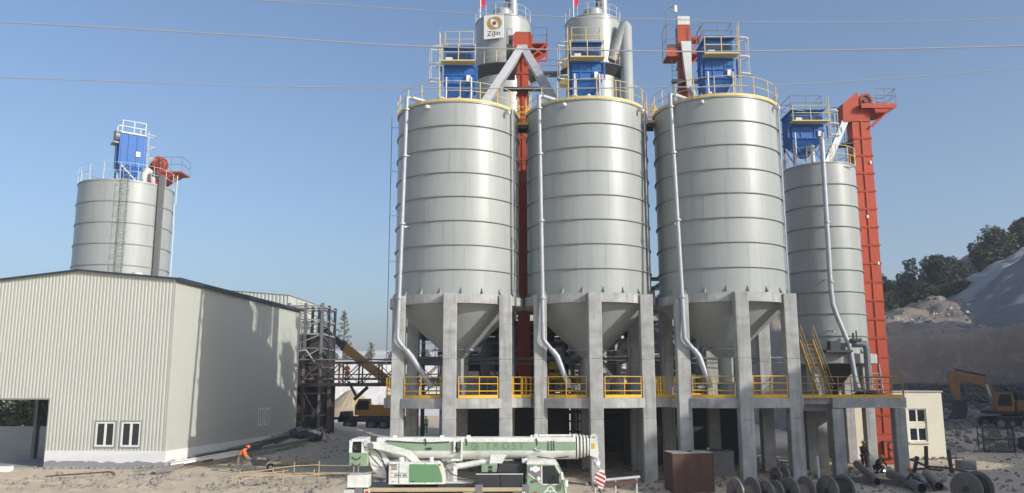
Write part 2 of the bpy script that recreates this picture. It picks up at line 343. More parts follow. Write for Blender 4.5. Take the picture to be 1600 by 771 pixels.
# ---------------------------------------------------------------- silos
TOPZ = None
def roof_rail(root, r, z, n, mY, h=1.15, skip=None, rim=True, rmat='paleyellow'):
    pts = [pol(r, 2*PI*(i+.35)/n, z) for i in range(n)]
    mb = MB()
    for p in pts: mb.cyl(p, (p[0],p[1],p[2]+h), .028, n=6)
    for hh in (h*.52, h): mb.lathe([(r+.02*math.cos(a), z+hh+.02*math.sin(a)) for a in [i*PI/3 for i in range(6)]], 72, closed_prof=True)
    mb.build('roof_guardrail', mY, root)
    if rim: MB().arc(r-.012, r+.012, z+.0, z+.15, n=72).build('toe_board', M[rmat], root)
def concrete_column(x, y, z0, z1, w=.7, d=.7, joints=(3.3, 6.4)):
    mb = MB(); zs = [z0]+[z for z in joints if z0+.5 < z < z1-.5]+[z1]
    for a, b in zip(zs, zs[1:]):
        mb.cbox(x-w/2, x+w/2, y-d/2, y+d/2, a, b-.02)
        if b != z1: mb.box(x-w/2+.02, x+w/2-.02, y-d/2+.02, y+d/2-.02, b-.021, b+.0)
    for z in [z0+.7+.62*k for k in range(int((z1-z0-1)/.62))]:
        for dx in (-w*.26, w*.26): mb.cyl((x+dx,y-d/2-.004,z),(x+dx,y-d/2+.01,z),.022,n=6)
    return mb
def main_silo(cx, cy, zt, bh, label, turn=-1.5, pipe=None, lit=True):
    t = thing('silo', label, 'silo', (cx, cy, 0), R(turn), 'big silos on concrete legs'); r = 3.56
    zr = zt-8*bh                                      # top of the ring beam
    plate = MB().lathe([(r,.004),(r,bh-.004)], 20, a0=.0015, a1=PI/3-.0015).mesh('shell_plate', M['silo'])
    for k in range(8):
        for q in range(6): inst(plate, 'shell_plate', t, (0,0,zr+k*bh), (0,0,q*PI/3+(k%2)*PI/6+.2*k))
    MB().lathe([(r-.012,zr),(r-.012,zt)], 96).build('inner_shell', M['silo'], t)
    hoop = MB().arc(r-.03, r+.08, -.024, .024, n=96).mesh('hoop', M['hoop'])
    for k in range(1, 8): inst(hoop, 'hoop', t, (0,0,zr+k*bh))
    MB().lathe([(r+.06,zt-.02),(r+.06,zt+.05),(r-.15,zt+.08),(.4,zt+.42),(.4,zt+.6),(.02,zt+.6)], 72).build('roof', M['silo'], t)
    roof_rail(t, r+.07, zt+.04, 20, M['paleyellow'])
    # roof fittings
    mb = MB()
    for a, s in ((-1.9,.16),(-.7,.13),(.9,.2),(2.4,.18)):
        p = pol(2.5, a, zt+.1); mb.cyl(p, (p[0],p[1],p[2]+.5), s, n=12); mb.cyl((p[0],p[1],p[2]+.5), (p[0],p[1],p[2]+.56), s*1.3, n=12)
    mb.build('roof_vent', M['lightsteel'], t)
    # lifting bracket under the rim
    for a in (-112, -38):
        mb = MB(); c = pol(r+.02, R(a), zt-.22); d = pol(1, R(a)); mb.beam(c, (c[0]+d[0]*.32, c[1]+d[1]*.32, c[2]-.05), .1, .16); mb.ball((c[0]+d[0]*.32, c[1]+d[1]*.32, c[2]-.08), .11, 8, 5); mb.build('bracket', M['lightsteel'], t)
    # hopper
    cone = MB().lathe([(r-.02,zr+.01),(r-.1,zr-.45),(3.36,zr-.62),(.92,7.0),(.55,6.62),(.42,6.55),(.42,5.15)], 72); cone.build('hopper_cone', M['silo'], t, ang=25)
    mb = MB(); mb.lathe([(1.02+.05*math.cos(a), 7.02+.05*math.sin(a)) for a in [i*PI/4 for i in range(8)]], 40, closed_prof=True)
    for a in (-160, -60, 30, 110): p = pol(1.0, R(a), 7.02); mb.tube([p, pol(1.35, R(a), 7.06), pol(1.45, R(a), 6.9)], .04, 6)
    mb.build('air_pipe', M['galv'], t)
    MB().cyl((0,0,4.4),(0,0,5.2),.5,.5,20).build('discharge_valve', M['midsteel'], t)
    MB().arc(3.1, 3.84, zr-.5, zr, n=96).build('ring_beam', M['concrete'], t)
    mb = MB()
    for i in range(20):
        a = 2*PI*(i+.5)/20; rot = Matrix.Rotation(a, 4, 'Z'); g = MB().prism([(r,zr+.005),(r+.2,zr+.005),(r+.02,zr+.36),(r,zr+.36)], -.025, .025).tf(rot); mb.add(g.v, g.f)
    mb.build('base_gusset', M['hoop'], t, kind='stuff')
    for a in (-90, -137, -43, 43, 90, 137):
        x, y = 3.94*math.cos(R(a)), 3.94*math.sin(R(a)); rot = R(-turn) if True else 0
        mb = concrete_column(0, 0, -.3, zr-.008); mb.tf(Matrix.Translation((x,y,0)) @ Matrix.Rotation(rot, 4, 'Z')); mb.build('column', M['concrete'], t)
    MB().lathe([(.02,4.372),(4.03,4.372),(4.05,4.35),(4.05,3.87),(4.03,3.85),(.02,3.85)], 96).build('platform_slab', M['concrete'], t)
    for a0, a1 in ((-129,-97),(-83,-51),(-35,35),(51,129),(145,215)):
        n = max(2, round((a1-a0)/15)); pts = [pol(3.93, R(a0+(a1-a0)*i/n), 4.37) for i in range(n+1)]
        mb = MB(); rail(mb, pts, 1.12, (.38,.76), .027, 6); mb.build('platform_guardrail', M['yellow'] if lit else M['rail_shaded'], t)
        MB().arc(3.93, 3.945, 4.385, 4.55, R(a0), R(a1), 12).build('toe_board', M['yellow'] if lit else M['rail_shaded'], t)
    # dust pipe down the front left, folded in over the platform
    if pipe:
        (tx, ty), (bx, by), (ex, ey, ez) = pipe
        mb = MB(); top = zt+.62
        mb.tube([(tx+2.6,ty+1.7,top-.25),(tx+.25,ty+.12,top),(tx,ty,top-.05),(tx,ty,top-.3),(bx,by,7.75),(bx,by,7.5),(bx+.12,by+.02,7.3),(bx+.5,by+.1,6.85)], .12, 12)
        mb.tube([(bx+.46,by+.1,6.92),(bx+.75,by+.15,6.55),(ex,ey,ez)], .155, 12)
        for z in (zt-.15, zt-2.9, zt-6.8, 9.7): mb.cyl((bx+(tx-bx)*(z-7.75)/(top-8.05),by+(ty-by)*(z-7.75)/(top-8.05),z-.05),(bx+(tx-bx)*(z-7.75)/(top-8.05),by+(ty-by)*(z-7.75)/(top-8.05),z+.05),.2,n=12)
        mb.build('dust_pipe', M['galv'], t)
        mb = MB()
        for z in (zt-2.85, zt-6.9): mb.beam((tx-.02,ty+.02,z),(tx+.3,ty+.16,z+.05),.09,.09)
        mb.build('pipe_clamp', M['lightsteel'], t)
    for a, rr in ((-28, .045), (-24, .03)):
        mb = MB(); x, y = pol(r+.13, R(a))[:2]; mb.tube([(x*.8,y*.8,zt+.2),(x,y,zt+.15),(x,y,zr+.3)], rr, 8); mb.build('cable_conduit', M['galv'] if rr > .04 else M['midsteel'], t)
    if cx < 0: x, y = pol(r+.42, R(184))[:2]; mb = MB(); mb.cyl((x,y,5.6),(x,y,zt+.35),.02,n=6); [mb.cyl((x,y,zr+k*bh-.4),(x*.88,y*.88,zr+k*bh-.4),.012,n=4) for k in (2,4,6,8)]; mb.build('riser_conduit', M['midsteel'], t)
    return t, zr
S1 = main_silo(-3.17, 47.43, 20.62, 1.343, 'leftmost of the three big pale grey silos, behind the rear of the white crane', pipe=((-2.72,-2.68),(-2.86,-3.35),(-1.0,-3.25,4.95)))
S2 = main_silo(4.47, 47.68, 20.83, 1.362, 'middle one of the three big pale grey silos on concrete legs', pipe=((-2.84,-2.55),(-2.72,-3.4),(-1.35,-3.3,4.9)))
S3 = main_silo(12.06, 47.07, 20.75, 1.357, 'right one of the three big silos, lower legs in shade beside the rusty box', pipe=((-2.98,-2.35),(-2.85,-3.3),(-1.55,-3.2,4.9)), lit=True)
# walkways joining the silos at roof and platform height
def walkway(x0, x1, y, z, label, wy=1.1, slab=False, name='walkway'):
    t = thing(name, label, 'walkway', ((x0+x1)/2, y, z)); h = (x1-x0)/2
    if slab: MB().box(-h, h, 0, 4.0, -.5, -.005).build('slab', M['concrete'], t)
    else:
        for yy in (0, wy): MB().ibeam((-h,yy,-.12),(h,yy,-.12),.1,.2).build('bearer', M['darksteel'], t)
        MB().box(-h, h, .02, wy-.02, -.02, .0).build('deck', M['darksteel'], t)
    mY = M['yellow']
    for yy in ((0.03, wy-.03) if not slab else (0.05,)):
        n = max(1, round((x1-x0)/.5)); pts = [(-h+2*h*i/n, yy, 0) for i in range(n+1)]
        rail(MB(), pts, 1.12, (.38,.76), .027).build('guardrail', mY, t)
        MB().box(-h, h, yy-.012, yy+.012, .01, .18).build('toe_board', mY, t)
walkway(.34, .98, 46.9, 20.25, 'short yellow railed walkway between the roofs of left and middle silos', .9)
walkway(8.03, 8.55, 46.9, 20.35, 'short yellow railed walkway between the roofs of middle and right silos', .9)
walkway(.05, 1.0, 45.2, 4.37, 'railed slab joining the platforms of left and middle silos', slab=True, name='link_slab')
walkway(7.65, 8.75, 45.2, 4.37, 'railed slab joining the platforms of middle and right silos', slab=True, name='link_slab')
# ---------------------------------------------------------------- dust collectors
def dust_collector(loc, z0, H, label, w=1.75, d=1.9, ladder_side=-1, rz=0):
    """z0 roof level below the legs, H height of the casing top above it"""
    t = thing('dust_collector', label, 'dust collector', (*loc, z0), R(rz), 'blue dust collectors'); h = w/2
    zb = H*.5; zp = H*.76                             # casing bottom, service platform
    MB().box(-h, h, 0, d, zb, H).build('casing', M['blue'], t)
    mb = MB(); mb.rings([[(-h,0,zb),(h,0,zb),(h,d,zb),(-h,d,zb)], [(-.2,d/2-.2,zb*.42),(.2,d/2-.2,zb*.42),(.2,d/2+.2,zb*.42),(-.2,d/2+.2,zb*.42)]][::-1]); mb.build('hopper', M['blue'], t)
    mb = MB()
    for x in (-.62, -.21, .21, .62): mb.box(x*w-.05, x*w+.05, -.05, -.002, zb+.04, zp-.08)
    for y in (.25, .75, 1.2, 1.65):
        for sx in (-1, 1): mb.box(min(sx*h,sx*(h+.05)), max(sx*h,sx*(h+.05)), y-.04, y+.04, zb+.04, H-.05)
    for z in (zb+.02, zb+.55, zp-.1): mb.box(-h-.06, h+.06, -.07, d+.05, z-.03, z+.03)
    mb.build('stiffener', M['blue'], t)
    # bag cover opening, its shade painted as a dark panel
    MB().box(-h+.12, h-.12, -.012, .05, zp+.25, H-.32).build('opening_shade', mat('recess_shade_blue', (.008,.03,.10), .5) if 'dbr' not in M else M['dbr'], t)
    MB().box(-h-.08, h+.08, -.3, d+.08, H, H+.06).build('lid', M['blue'], t)
    for sx in (-1, 1):
        for y in (.05, d-.05):
            MB().beam((sx*(h-.05),y,0),(sx*(h-.05),y,zb),.1).build('leg', M['blue'], t)
    mb = MB()
    for sx in (-1, 1): mb.beam((sx*(h-.05),.05,.1),(sx*(h-.05),d-.05,zb*.9),.05); mb.beam((sx*(h-.05),.03,zb*.9),(sx*.15,.03,.2),.05)
    mb.build('brace', M['blue'], t)
    mb = MB(); mb.box(-h-.15, h+.15, -.75, -.08, zp, zp+.07); mb.build('service_platform', M['paleyellow'], t)
    mb = MB(); rail(mb, [(-h-.13,-.73,zp+.07),(0,-.73,zp+.07),(h+.13,-.73,zp+.07)], 1.0, (.5,), .028); rail(mb, [(-h-.13,-.1,zp+.07),(-h-.13,-.73,zp+.07)], 1.0, (.5,), .026, posts=False); rail(mb, [(h+.13,-.1,zp+.07),(h+.13,-.73,zp+.07)], 1.0, (.5,), .026, posts=False); mb.build('platform_rail', M['paleyellow'], t)
    mb = MB(); rail(mb, [(-h,0,H+.06),(0,0,H+.06),(h,0,H+.06),(h,d,H+.06),(-h,d,H+.06)], 1.05, (.55,), .02, closed=True); mb.build('top_rail', M['paleyellow'] if ladder_side < 0 else M['midsteel'], t)
    for sx in (-1, 1): MB().cyl((sx*(h-.12),-.2,0),(sx*(h-.12),-.2,zb+.35),.05,n=8).build('post', M['lightsteel'], t)
    MB().box(-h+.1, -h+.5, -.62, -.25, zp+.09, zp+.28).build('control_box', M['lightsteel'], t)
    MB().box(h-.42, h-.18, -.16, -.03, zb+.12, zb+.5).build('gauge_box', M['white'], t)
    # caged ladder
    s = ladder_side; x = s*(h+.28); mb = MB(); ladder(mb, (x,-.3,0), (x,-.3,H+.9), .38, (0,1,0), .3, .022); mb.build('ladder', M['paleyellow'], t)
    mb = MB(); cx = s*(h+.62)
    for z in (zb+.1, zp-.1, H-.1):
        pts = [(x+s*.62*math.sin(a), -.3+.34*math.cos(a), z) for a in [i*PI/8 for i in range(9)]]; mb.tube(pts, .045, 6)
    for a in (PI*.3, PI*.5, PI*.7): p = (x+s*.62*math.sin(a), -.3+.34*math.cos(a)); mb.cyl((*p, zb+.1), (*p, H-.1), .014, n=4)
    mb.build('ladder_cage', M['lightsteel'], t)
    # fan outlet and elbow pipe in front
    mb = MB(); mb.tube([(.05,-.5,.1),(.05,-.5,1.0),(.05,-.42,1.15),(.05,-.1,1.2),(.05,.4,1.2)], .13, 12); mb.ball((.05,-.48,1.12), .17, 10, 6); mb.build('outlet_pipe', M['lightsteel'], t)
    return t
M['dbr'] = mat('recess_shade_blue', (.008,.03,.10), .5)
dust_collector((-3.2, 47.75), 20.85, 4.55, 'leftmost of the blue dust collectors on the silo row, beside the logo tower')
dust_collector((4.57, 47.75), 21.0, 4.65, 'blue dust collector on the middle silo, in front of the pale tower with bent pipe')
dust_collector((12.65, 47.7), 20.95, 4.95, 'blue dust collector on the right big silo, next to a red elevator head', ladder_side=1)
# ---------------------------------------------------------------- small silo, its platform and elevator on the right
def small_silo():
    t = thing('silo', 'smaller narrow grey silo right of the big three, beside the tall red elevator', 'silo', (20.72, 54.05, 0)); r = 2.3
    zt, zr = 19.25, 6.95; zs = [19.25, 17.85, 16.46, 15.06, 13.66, 12.26, 10.87, 9.47, 8.07, 6.95]
    for a, b in zip(zs[1:], zs): MB().lathe([(r,a),(r,b)], 80).build('shell_course', M['silo'], t)
    hoop = MB().arc(r-.03, r+.085, -.027, .027, n=80).mesh('hoop', M['hoop'])
    for z in zs[1:-1]: inst(hoop, 'hoop', t, (0,0,z))
    MB().lathe([(r+.05,zt-.02),(r+.05,zt+.05),(.5,zt+.3),(.02,zt+.3)], 64).build('roof', M['silo'], t)
    roof_rail(t, r+.05, zt+.03, 16, M['paleyellow'], rim=False)
    MB().lathe([(.02,zr),(2.72,zr-.001),(2.75,zr-.03),(2.75,zr-.58),(2.72,zr-.61),(.02,zr-.61)], 72).build('ring_slab', M['concrete'], t)
    for a in (-135, -45, 45, 135): concrete_column(2.15*math.cos(R(a)), 2.15*math.sin(R(a)), 0, zr-.62, .6, .6).build('column', M['concrete'], t)
    MB().lathe([(1.7,zr-.6),(.3,4.75),(.3,4.4)], 40).build('hopper_cone', M['plantdark'], t)  # dark colour paints the shade under the ring slab
    mb = MB()
    for i in range(12):
        g = MB().prism([(r,zr+.005),(r+.2,zr+.005),(r+.02,zr+.36),(r,zr+.36)], -.025, .025).tf(Matrix.Rotation(2*PI*i/12, 4, 'Z')); mb.add(g.v, g.f)
    mb.build('base_gusset', M['hoop'], t, kind='stuff')
    # long dust pipe down the front
    mb = MB(); mb.tube([(-.35,-1.9,zt+1.25),(-.62,-2.45,zt+1.5),(-.72,-2.75,zt+1.3),(-.72,-2.75,zt-.2),(-.78,-2.75,11.3),(-.72,-2.75,10.0),(-.5,-2.78,9.2),(.1,-2.85,7.4),(.3,-2.9,5.4),(.55,-2.9,4.4)], .15, 12)
    for z in (zt-.1, 15.2, 11.4): mb.cyl((-.73,-2.75,z-.05),(-.73,-2.75,z+.05),.2,n=12)
    mb.build('dust_pipe', M['galv'], t)
    mb = MB()
    for z in (11.5, 8.3): mb.beam((-.7,-2.72,z),(-.9,-2.1,z+.12),.08,.08)
    mb.build('pipe_clamp', M['lightsteel'], t)
    mb = MB(); mb.tube([(.1,-2.55,7.55),(.5,-3.0,7.5),(.95,-3.05,7.5),(1.05,-3.05,7.25),(1.05,-3.05,4.4)], .2, 10); mb.build('discharge_pipe', M['midsteel'], t)
    mb = MB(); mb.box(-1.5, .1, -3.3, -2.5, 7.0, 7.15); mb.box(-1.2, -.6, -3.2, -2.6, 7.15, 7.7); mb.box(.2, .75, -3.2, -2.6, 7.7, 7.85); mb.cyl((.35,-2.9,7.8),(.35,-2.9,8.2),.07,n=8); mb.cyl((.55,-2.9,7.8),(.55,-2.9,8.35),.05,n=8); mb.build('valve_assembly', M['darksteel'], t)
    mb = MB(); ladder(mb, (1.6,-2.85,4.4), (1.45,-2.85,6.3), .75, (1,0,0), .33, .05); mb.build('ladder', M['galv'], t)
    mb = MB(); mb.tube([(.45,-2.2,zt-.25),(1.55,-2.0,zt-.25)],.03,6); mb.build('bracket', M['midsteel'], t)
small_silo()
dust_collector((19.75, 52.95), 19.35, 3.75, 'blue dust collector on the smaller silo at right, with grey chute beside it', w=2.1, d=1.9, ladder_side=1)
def right_platform():
    t = thing('concrete_platform', 'raised concrete platform with shaded yellow rails in front of the smaller silo', 'platform', (16.2, 46.2, 0))
    MB().box(1.45, 5.5, 0, .35, 3.78, 4.32).build('edge_beam', M['concrete'], t)
    MB().box(-.35, 5.48, .36, 11.5, 3.98, 4.315).build('deck_slab', M['concrete'], t)
    MB().box(-.35, 1.44, .9, 1.2, 3.6, 3.975).build('edge_beam', M['concrete'], t)
    for x, y in ((1.72,.2),(5.15,.2),(1.75,4.4),(4.0,6.2),(3.9,10.6)): concrete_column(x, y+.15, -.2, 3.975 if y > 1 else 3.775, .62, .6, (1.9,)).build('column', M['concrete'], t)
    pts = [(-.3+5.75*i/8, .12, 4.32) for i in range(9)]
    rail(MB(), pts, 1.15, (.4,.78), .028).build('guardrail', M['rail_shaded'], t)
    rail(MB(), [(5.42,.15+1.3*i,4.32) for i in range(5)], 1.15, (.4,.78), .028).build('guardrail', M['rail_shaded'], t)
    MB().box(-.35, 5.48, .10, .13, 4.33, 4.5).build('toe_board', M['yellow'], t)
right_platform()
def stair():
    t = thing('steel_stair', 'steep yellow steel stair climbing from the right platform', 'stair', (17.5, 47.9, 4.35))
    for x in (0, .75):
        MB().beam((x,0,0),(x-.62,.9,3.3),.07,.2).build('stringer', M['rail_shaded'], t)
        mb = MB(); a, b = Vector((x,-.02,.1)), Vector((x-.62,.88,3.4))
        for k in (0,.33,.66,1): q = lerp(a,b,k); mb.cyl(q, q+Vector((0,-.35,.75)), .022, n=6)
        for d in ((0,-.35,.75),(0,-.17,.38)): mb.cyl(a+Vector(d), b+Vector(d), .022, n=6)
        mb.build('handrail', M['rail_shaded'], t)
    for k in range(1, 12): q = lerp((0,0,0),(-.62,.9,3.3),k/12); MB().box(q.x+.04,q.x+.71,q.y-.1,q.y+.1,q.z-.015,q.z+.015).build('tread', M['rail_shaded'], t)
stair()
def platform_clutter():
    t = thing('cable_bundle', 'tangle of dark hoses and sheets on the right platform by the ladder', 'hoses', (21.2, 49.3, 4.32)); mb = MB()
    for k in range(7):
        a = random.uniform(0,3); mb.tube([(-1.3+.25*k,.1*k,.06),(-.8+.2*k,.3*math.sin(a),.25+.1*math.sin(a*2)),(.2+.1*k,-.2+.1*k,.12),(.9,.15*k-.4,.05)],.055,6)
    mb.build('hose', M['darksteel'], t)
    mb = MB(); mb.beam((-1.1,-.2,.35),(.9,.1,.12),.9,.04); mb.beam((-.6,.4,.5),(1.1,.5,.1),.7,.04); mb.build('folded_sheet', M['midsteel'], t)
platform_clutter()
# ---------------------------------------------------------------- bucket elevators
def elevator_shaft(t, w, d, z0, z1, n, rib=True):
    L = (z1-z0)/n; mb = MB(); mb.box(-w/2, w/2, 0, d, 0, L-.004)
    for z in (0.0, L-.07): mb.box(-w/2-.06, w/2+.06, -.06, d+.06, z+.003, z+.06)
    if rib:
        mb.box(-.05, .05, -.07, -.002, .07, L-.08); mb.box(w/2+.002, w/2+.06, d/2-.05, d/2+.05, .07, L-.08)
    me = mb.mesh('casing_section', M['red'])
    for k in range(n): inst(me, 'casing_section', t, (0,0,z0+k*L))
def drive_head(t, w, d, z, s=1, deck=2.0, hood='slope', mR='red'):
    """s: side the drive deck sticks out to"""
    mR = M[mR]
    MB().prism([(-w*.5*s-.02,0),(-w*.5*s-.02,1.55),(-w*.25*s,2.0),(w*.35*s,2.0),(w*.62*s,1.6),(w*.62*s,0)], -.12, d+.12).build('head_casing', mR, t, (0,0,z))
    mb = MB(); x0, x1 = sorted((w*.62*s+.004, (w*.62+deck)*s)); mb.box(x0, x1, -.35, d+.35, .55, .66); mb.box(x0, x1, -.35, -.30, .34, .55); mb.box(x0, x1, d+.3, d+.35, .34, .55); mb.build('drive_deck', mR, t, (0,0,z))
    for y in (0, d): MB().beam((w*.55*s,y,-.6),((w*.62+deck*.75)*s,y,.35),.09).build('deck_brace', mR, t, (0,0,z))
    mb = MB(); xs = (w*.62+deck)*s; rail(mb, [(w*.7*s,-.33,.66),((w*.62+deck*.55)*s,-.33,.66),(xs,-.33,.66),(xs,d+.33,.66),(w*.7*s,d+.33,.66)], 1.1, (.55,), .024); mb.build('deck_rail', M['midsteel'], t, (0,0,z))
    mb = MB(); mb.cyl((w*.62*s+.02*s,-.2,1.2),(w*.62*s+.02*s,-.02,1.2),.42,.42,20); mb.build('drive_pulley', M['darksteel'], t, (0,0,z))
    mb = MB(); xm = w*.62*s+.75*s; mb.cyl((xm-.35,d*.5,.98),(xm+.35,d*.5,.98),.22,n=14); mb.box(xm-.3,xm+.3,d*.5-.2,d*.5+.2,.66,.8); mb.build('motor', mR, t, (0,0,z))
def big_elevator():
    t = thing('bucket_elevator', 'tallest red bucket elevator standing alone right of the smaller silo', 'bucket elevator', (24.2, 54.9, 0)); w, d = 1.24, 1.05
    elevator_shaft(t, w, d, 1.85, 23.1, 17)
    MB().box(-w/2-.02, w/2+.02, -.02, d+.02, .12, 1.845).build('boot', M['red'], t)
    mb = MB(); mb.box(-.22,.42,-.16,-.03,.3,1.45); mb.build('boot_recess', M['rust'], t)
    mb = MB(); mb.cyl((.28,-.3,1.12),(.28,-.03,1.12),.2,n=14); mb.cyl((.28,-.3,.62),(.28,-.03,.62),.2,n=14); mb.box(-.2,.0,-.26,-.17,.4,1.4); mb.build('tail_bearing', M['red'], t)
    mb = MB(); mb.box(-w/2-.1, w/2+.1, -.1, d+.1, .0, .115); mb.build('base_frame', M['red'], t)
    # head: neck, sloped inlet side with chute on the left, drum cover and drive deck on the right
    MB().rings([[(-.62,-.02,23.1),(.62,-.02,23.1),(.62,d+.02,23.1),(-.62,d+.02,23.1)],[(-.75,-.1,23.95),(.8,-.1,23.95),(.8,d+.1,23.95),(-.75,d+.1,23.95)]]).build('head_neck', M['red'], t)
    MB().prism([(-1.25,22.95),(-.75,23.0),(-.1,23.95),(-.1,25.08),(-.3,25.05),(-1.2,24.3)], -.1, d+.1).build('discharge_hood', M['red'], t)
    MB().prism([(-.09,23.96)]+[(.42+.5*math.cos(a), 24.55+.52*math.sin(a)) for a in [R(x) for x in (-20,10,40,70,95,120,140)]]+[(-.09,24.9)], -.08, d+.08).build('drum_cover', M['red'], t)
    mb = MB(); mb.lathe([(.34,-.03),(.40,-.03),(.40,.03),(.34,.03)], 24, closed_prof=True); mb.tf(Matrix.Translation((.38,-.13,24.5)) @ Matrix.Rotation(R(90),4,'X')); mb.cyl((.38,-.2,24.5),(.38,-.09,24.5),.16,n=14); mb.build('drive_wheel', M['brownsteel'], t)
    mb = MB(); mb.box(-.1, 2.35, -.5, d+.4, 24.08, 24.18); mb.box(-.1,2.35,-.5,-.45,23.85,24.08); mb.build('drive_deck', M['red'], t)
    mb = MB(); mb.rings([[(.9,-.4,23.55),(1.5,-.4,23.55),(1.5,d+.3,23.55),(.9,d+.3,23.55)],[(.8,-.44,23.84),(2.2,-.44,23.84),(2.2,d+.34,23.84),(.8,d+.34,23.84)]]); mb.build('deck_box', M['red'], t)
    MB().beam((.68,-.2,22.6),(1.95,-.3,23.8),.1).build('deck_brace', M['red'], t); MB().beam((.68,d,22.6),(1.95,d,23.8),.1).build('deck_brace', M['red'], t)
    mb = MB(); rail(mb, [(.95,-.48,24.18),(1.6,-.48,24.18),(2.33,-.48,24.18),(2.33,d+.38,24.18),(.95,d+.38,24.18)], 1.05, (.55,), .022); mb.tube([(1.65,-.48,24.2),(2.33,-.48,25.2)],.02,6); mb.build('deck_rail', M['midsteel'], t)
    mb = MB(); mb.cyl((1.35,.3,24.4),(1.95,.3,24.4),.16,n=12); mb.box(1.3,1.9,.1,.5,24.18,24.28); mb.build('motor', M['midsteel'], t)
    mb = MB()
    for zz, k in ((13.0,1),(20.0,1),(16.2,-1)):
        mb.box(.25*k-.06+.2,.25*k+.06+.2,-.075,-.065,zz,zz+.2)
    mb.build('label_plate', M['white'], t)
    mb = MB(); ladder(mb, (-.95,.4,12.0), (-.95,.4,24.1), .42, (0,1,0), .3, .022); mb.build('ladder', M['midsteel'], t)
    mb = MB()
    for z in (22.9,23.5,24.1): mb.tube([(-1.3+.32*math.cos(a)-.2,.4+.36*math.sin(a),z) for a in [R(90+i*22.5) for i in range(9)]],.022,6)
    for a in (110,180,250): mb.cyl((-1.5+.32*math.cos(R(a)),.4+.36*math.sin(R(a)),22.9),(-1.5+.32*math.cos(R(a)),.4+.36*math.sin(R(a)),24.1),.016,n=5)
    mb.build('ladder_cage', M['midsteel'], t)
    mb = MB(); mb.box(-1.5,-.66,-.3,.7,21.35,21.43); mb.beam((-.66,-.2,20.6),(-1.35,-.25,21.35),.06); mb.build('landing', M['darksteel'], t)
    mb = MB(); rail(mb, [(-1.48,-.28,21.43),(-1.48,.65,21.43)], 1.1, (.55,), .022); mb.build('landing_rail', M['midsteel'], t)
    mb = MB(); mb.beam((-1.0,.2,23.2),(-3.1,-.8,19.35),.42,.42,up=(0,1,0)); mb.build('discharge_chute', M['galv'], t)
    MB().cyl((-2.95,-.72,19.5),(-3.2,-.85,19.2),.3,n=10).build('chute_spout', M['paleyellow'], t)
    mb = MB(); mb.beam((-.66,.3,18.2),(-1.3,.1,18.25),.08); mb.beam((-.66,.6,18.5),(-1.3,.5,18.5),.08); mb.build('silo_tie', M['midsteel'], t)
big_elevator()
def centre_elevator():
    t = thing('bucket_elevator', 'red bucket elevator rising between left and middle big silos under the grey A-shaped chutes', 'bucket elevator', (.74, 53.6, 0)); w, d = .74, .75
    elevator_shaft(t, w, d, .3, 27.6, 18)
    MB().prism([(-.62,28.0),(-.62,28.9),(-.45,29.05),(.55,29.05),(.72,28.8),(.72,28.0)], -.1, d+.1).build('head_casing', M['red'], t)
    MB().rings([[(-.38,-.02,27.6),(.38,-.02,27.6),(.38,d,27.6),(-.38,d,27.6)],[(-.62,-.1,27.995),(.72,-.1,27.995),(.72,d+.1,27.995),(-.62,d+.1,27.995)]]).build('head_neck', M['red'], t)
    mb = MB(); mb.box(-.5,.6,-.12,d+.12,29.055,29.12); mb.build('head_cover', M['lightsteel'], t)
    mb = MB(); mb.box(.73,1.75,-.3,d+.5,28.1,28.2); mb.prism([(.4,26.7),(1.7,27.9),(1.7,28.1),(.4,28.1)],d+.3,d+.36); mb.build('drive_deck', M['red'], t)
    mb = MB(); mb.beam((.4,-.25,27.0),(1.65,-.25,28.1),.1); mb.beam((.4,-.25,28.05),(1.65,-.25,27.2),.08); mb.beam((1.68,-.25,26.9),(1.68,-.25,28.1),.08); mb.box(.5,1.7,-.28,-.2,26.85,26.95); mb.build('deck_brace', M['red'], t)
    mb = MB(); rail(mb, [(.75,-.28,28.2),(1.72,-.28,28.2),(1.72,d+.48,28.2)], 1.1, (.55,), .022); rail(mb, [(-1.05,-.28,28.1),(-.7,-.28,28.1)], 1.1, (.55,), .022); rail(mb, [(-1.05,-.28,28.1),(-1.05,d,28.1)], 1.1, (.55,), .022); mb.build('deck_rail', M['midsteel'], t)
    mb = MB(); mb.box(-1.1,-.64,-.3,d+.3,27.0,28.1); mb.cyl((-.95,-.1,28.5),(-.63,-.1,28.5),.3,n=14); mb.build('gearbox', M['darksteel'], t)
    mb = MB(); mb.box(-1.3,1.4,-.5,-.1,24.75,24.95); mb.box(-1.2,-.5,-.5,d,25.9,26.0); mb.build('landing', M['darksteel'], t)
    mb = MB(); rail(mb, [(-.55,-.75,20.9),(-.2,-.8,20.9),(.2,-.8,20.9),(.55,-.75,20.9)], 2.2, (.4,.8,1.2,1.7), .025); mb.build('landing_rail', M['yellow'], t)
    # two square chutes falling to the silos either side
    for s, e, y in ((-1,(-2.9,-5.9,21.0),0),(1,(2.35,-5.6,21.2),.03)):
        MB().beam((.1*s,-.45+y,27.65),e,.5,.5,up=(0,1,0)).build('chute', M['chute'], t)
    MB().box(-.34,.34,-.75,-.2,27.25,27.85).build('chute_hood', M['chute'], t)
centre_elevator()
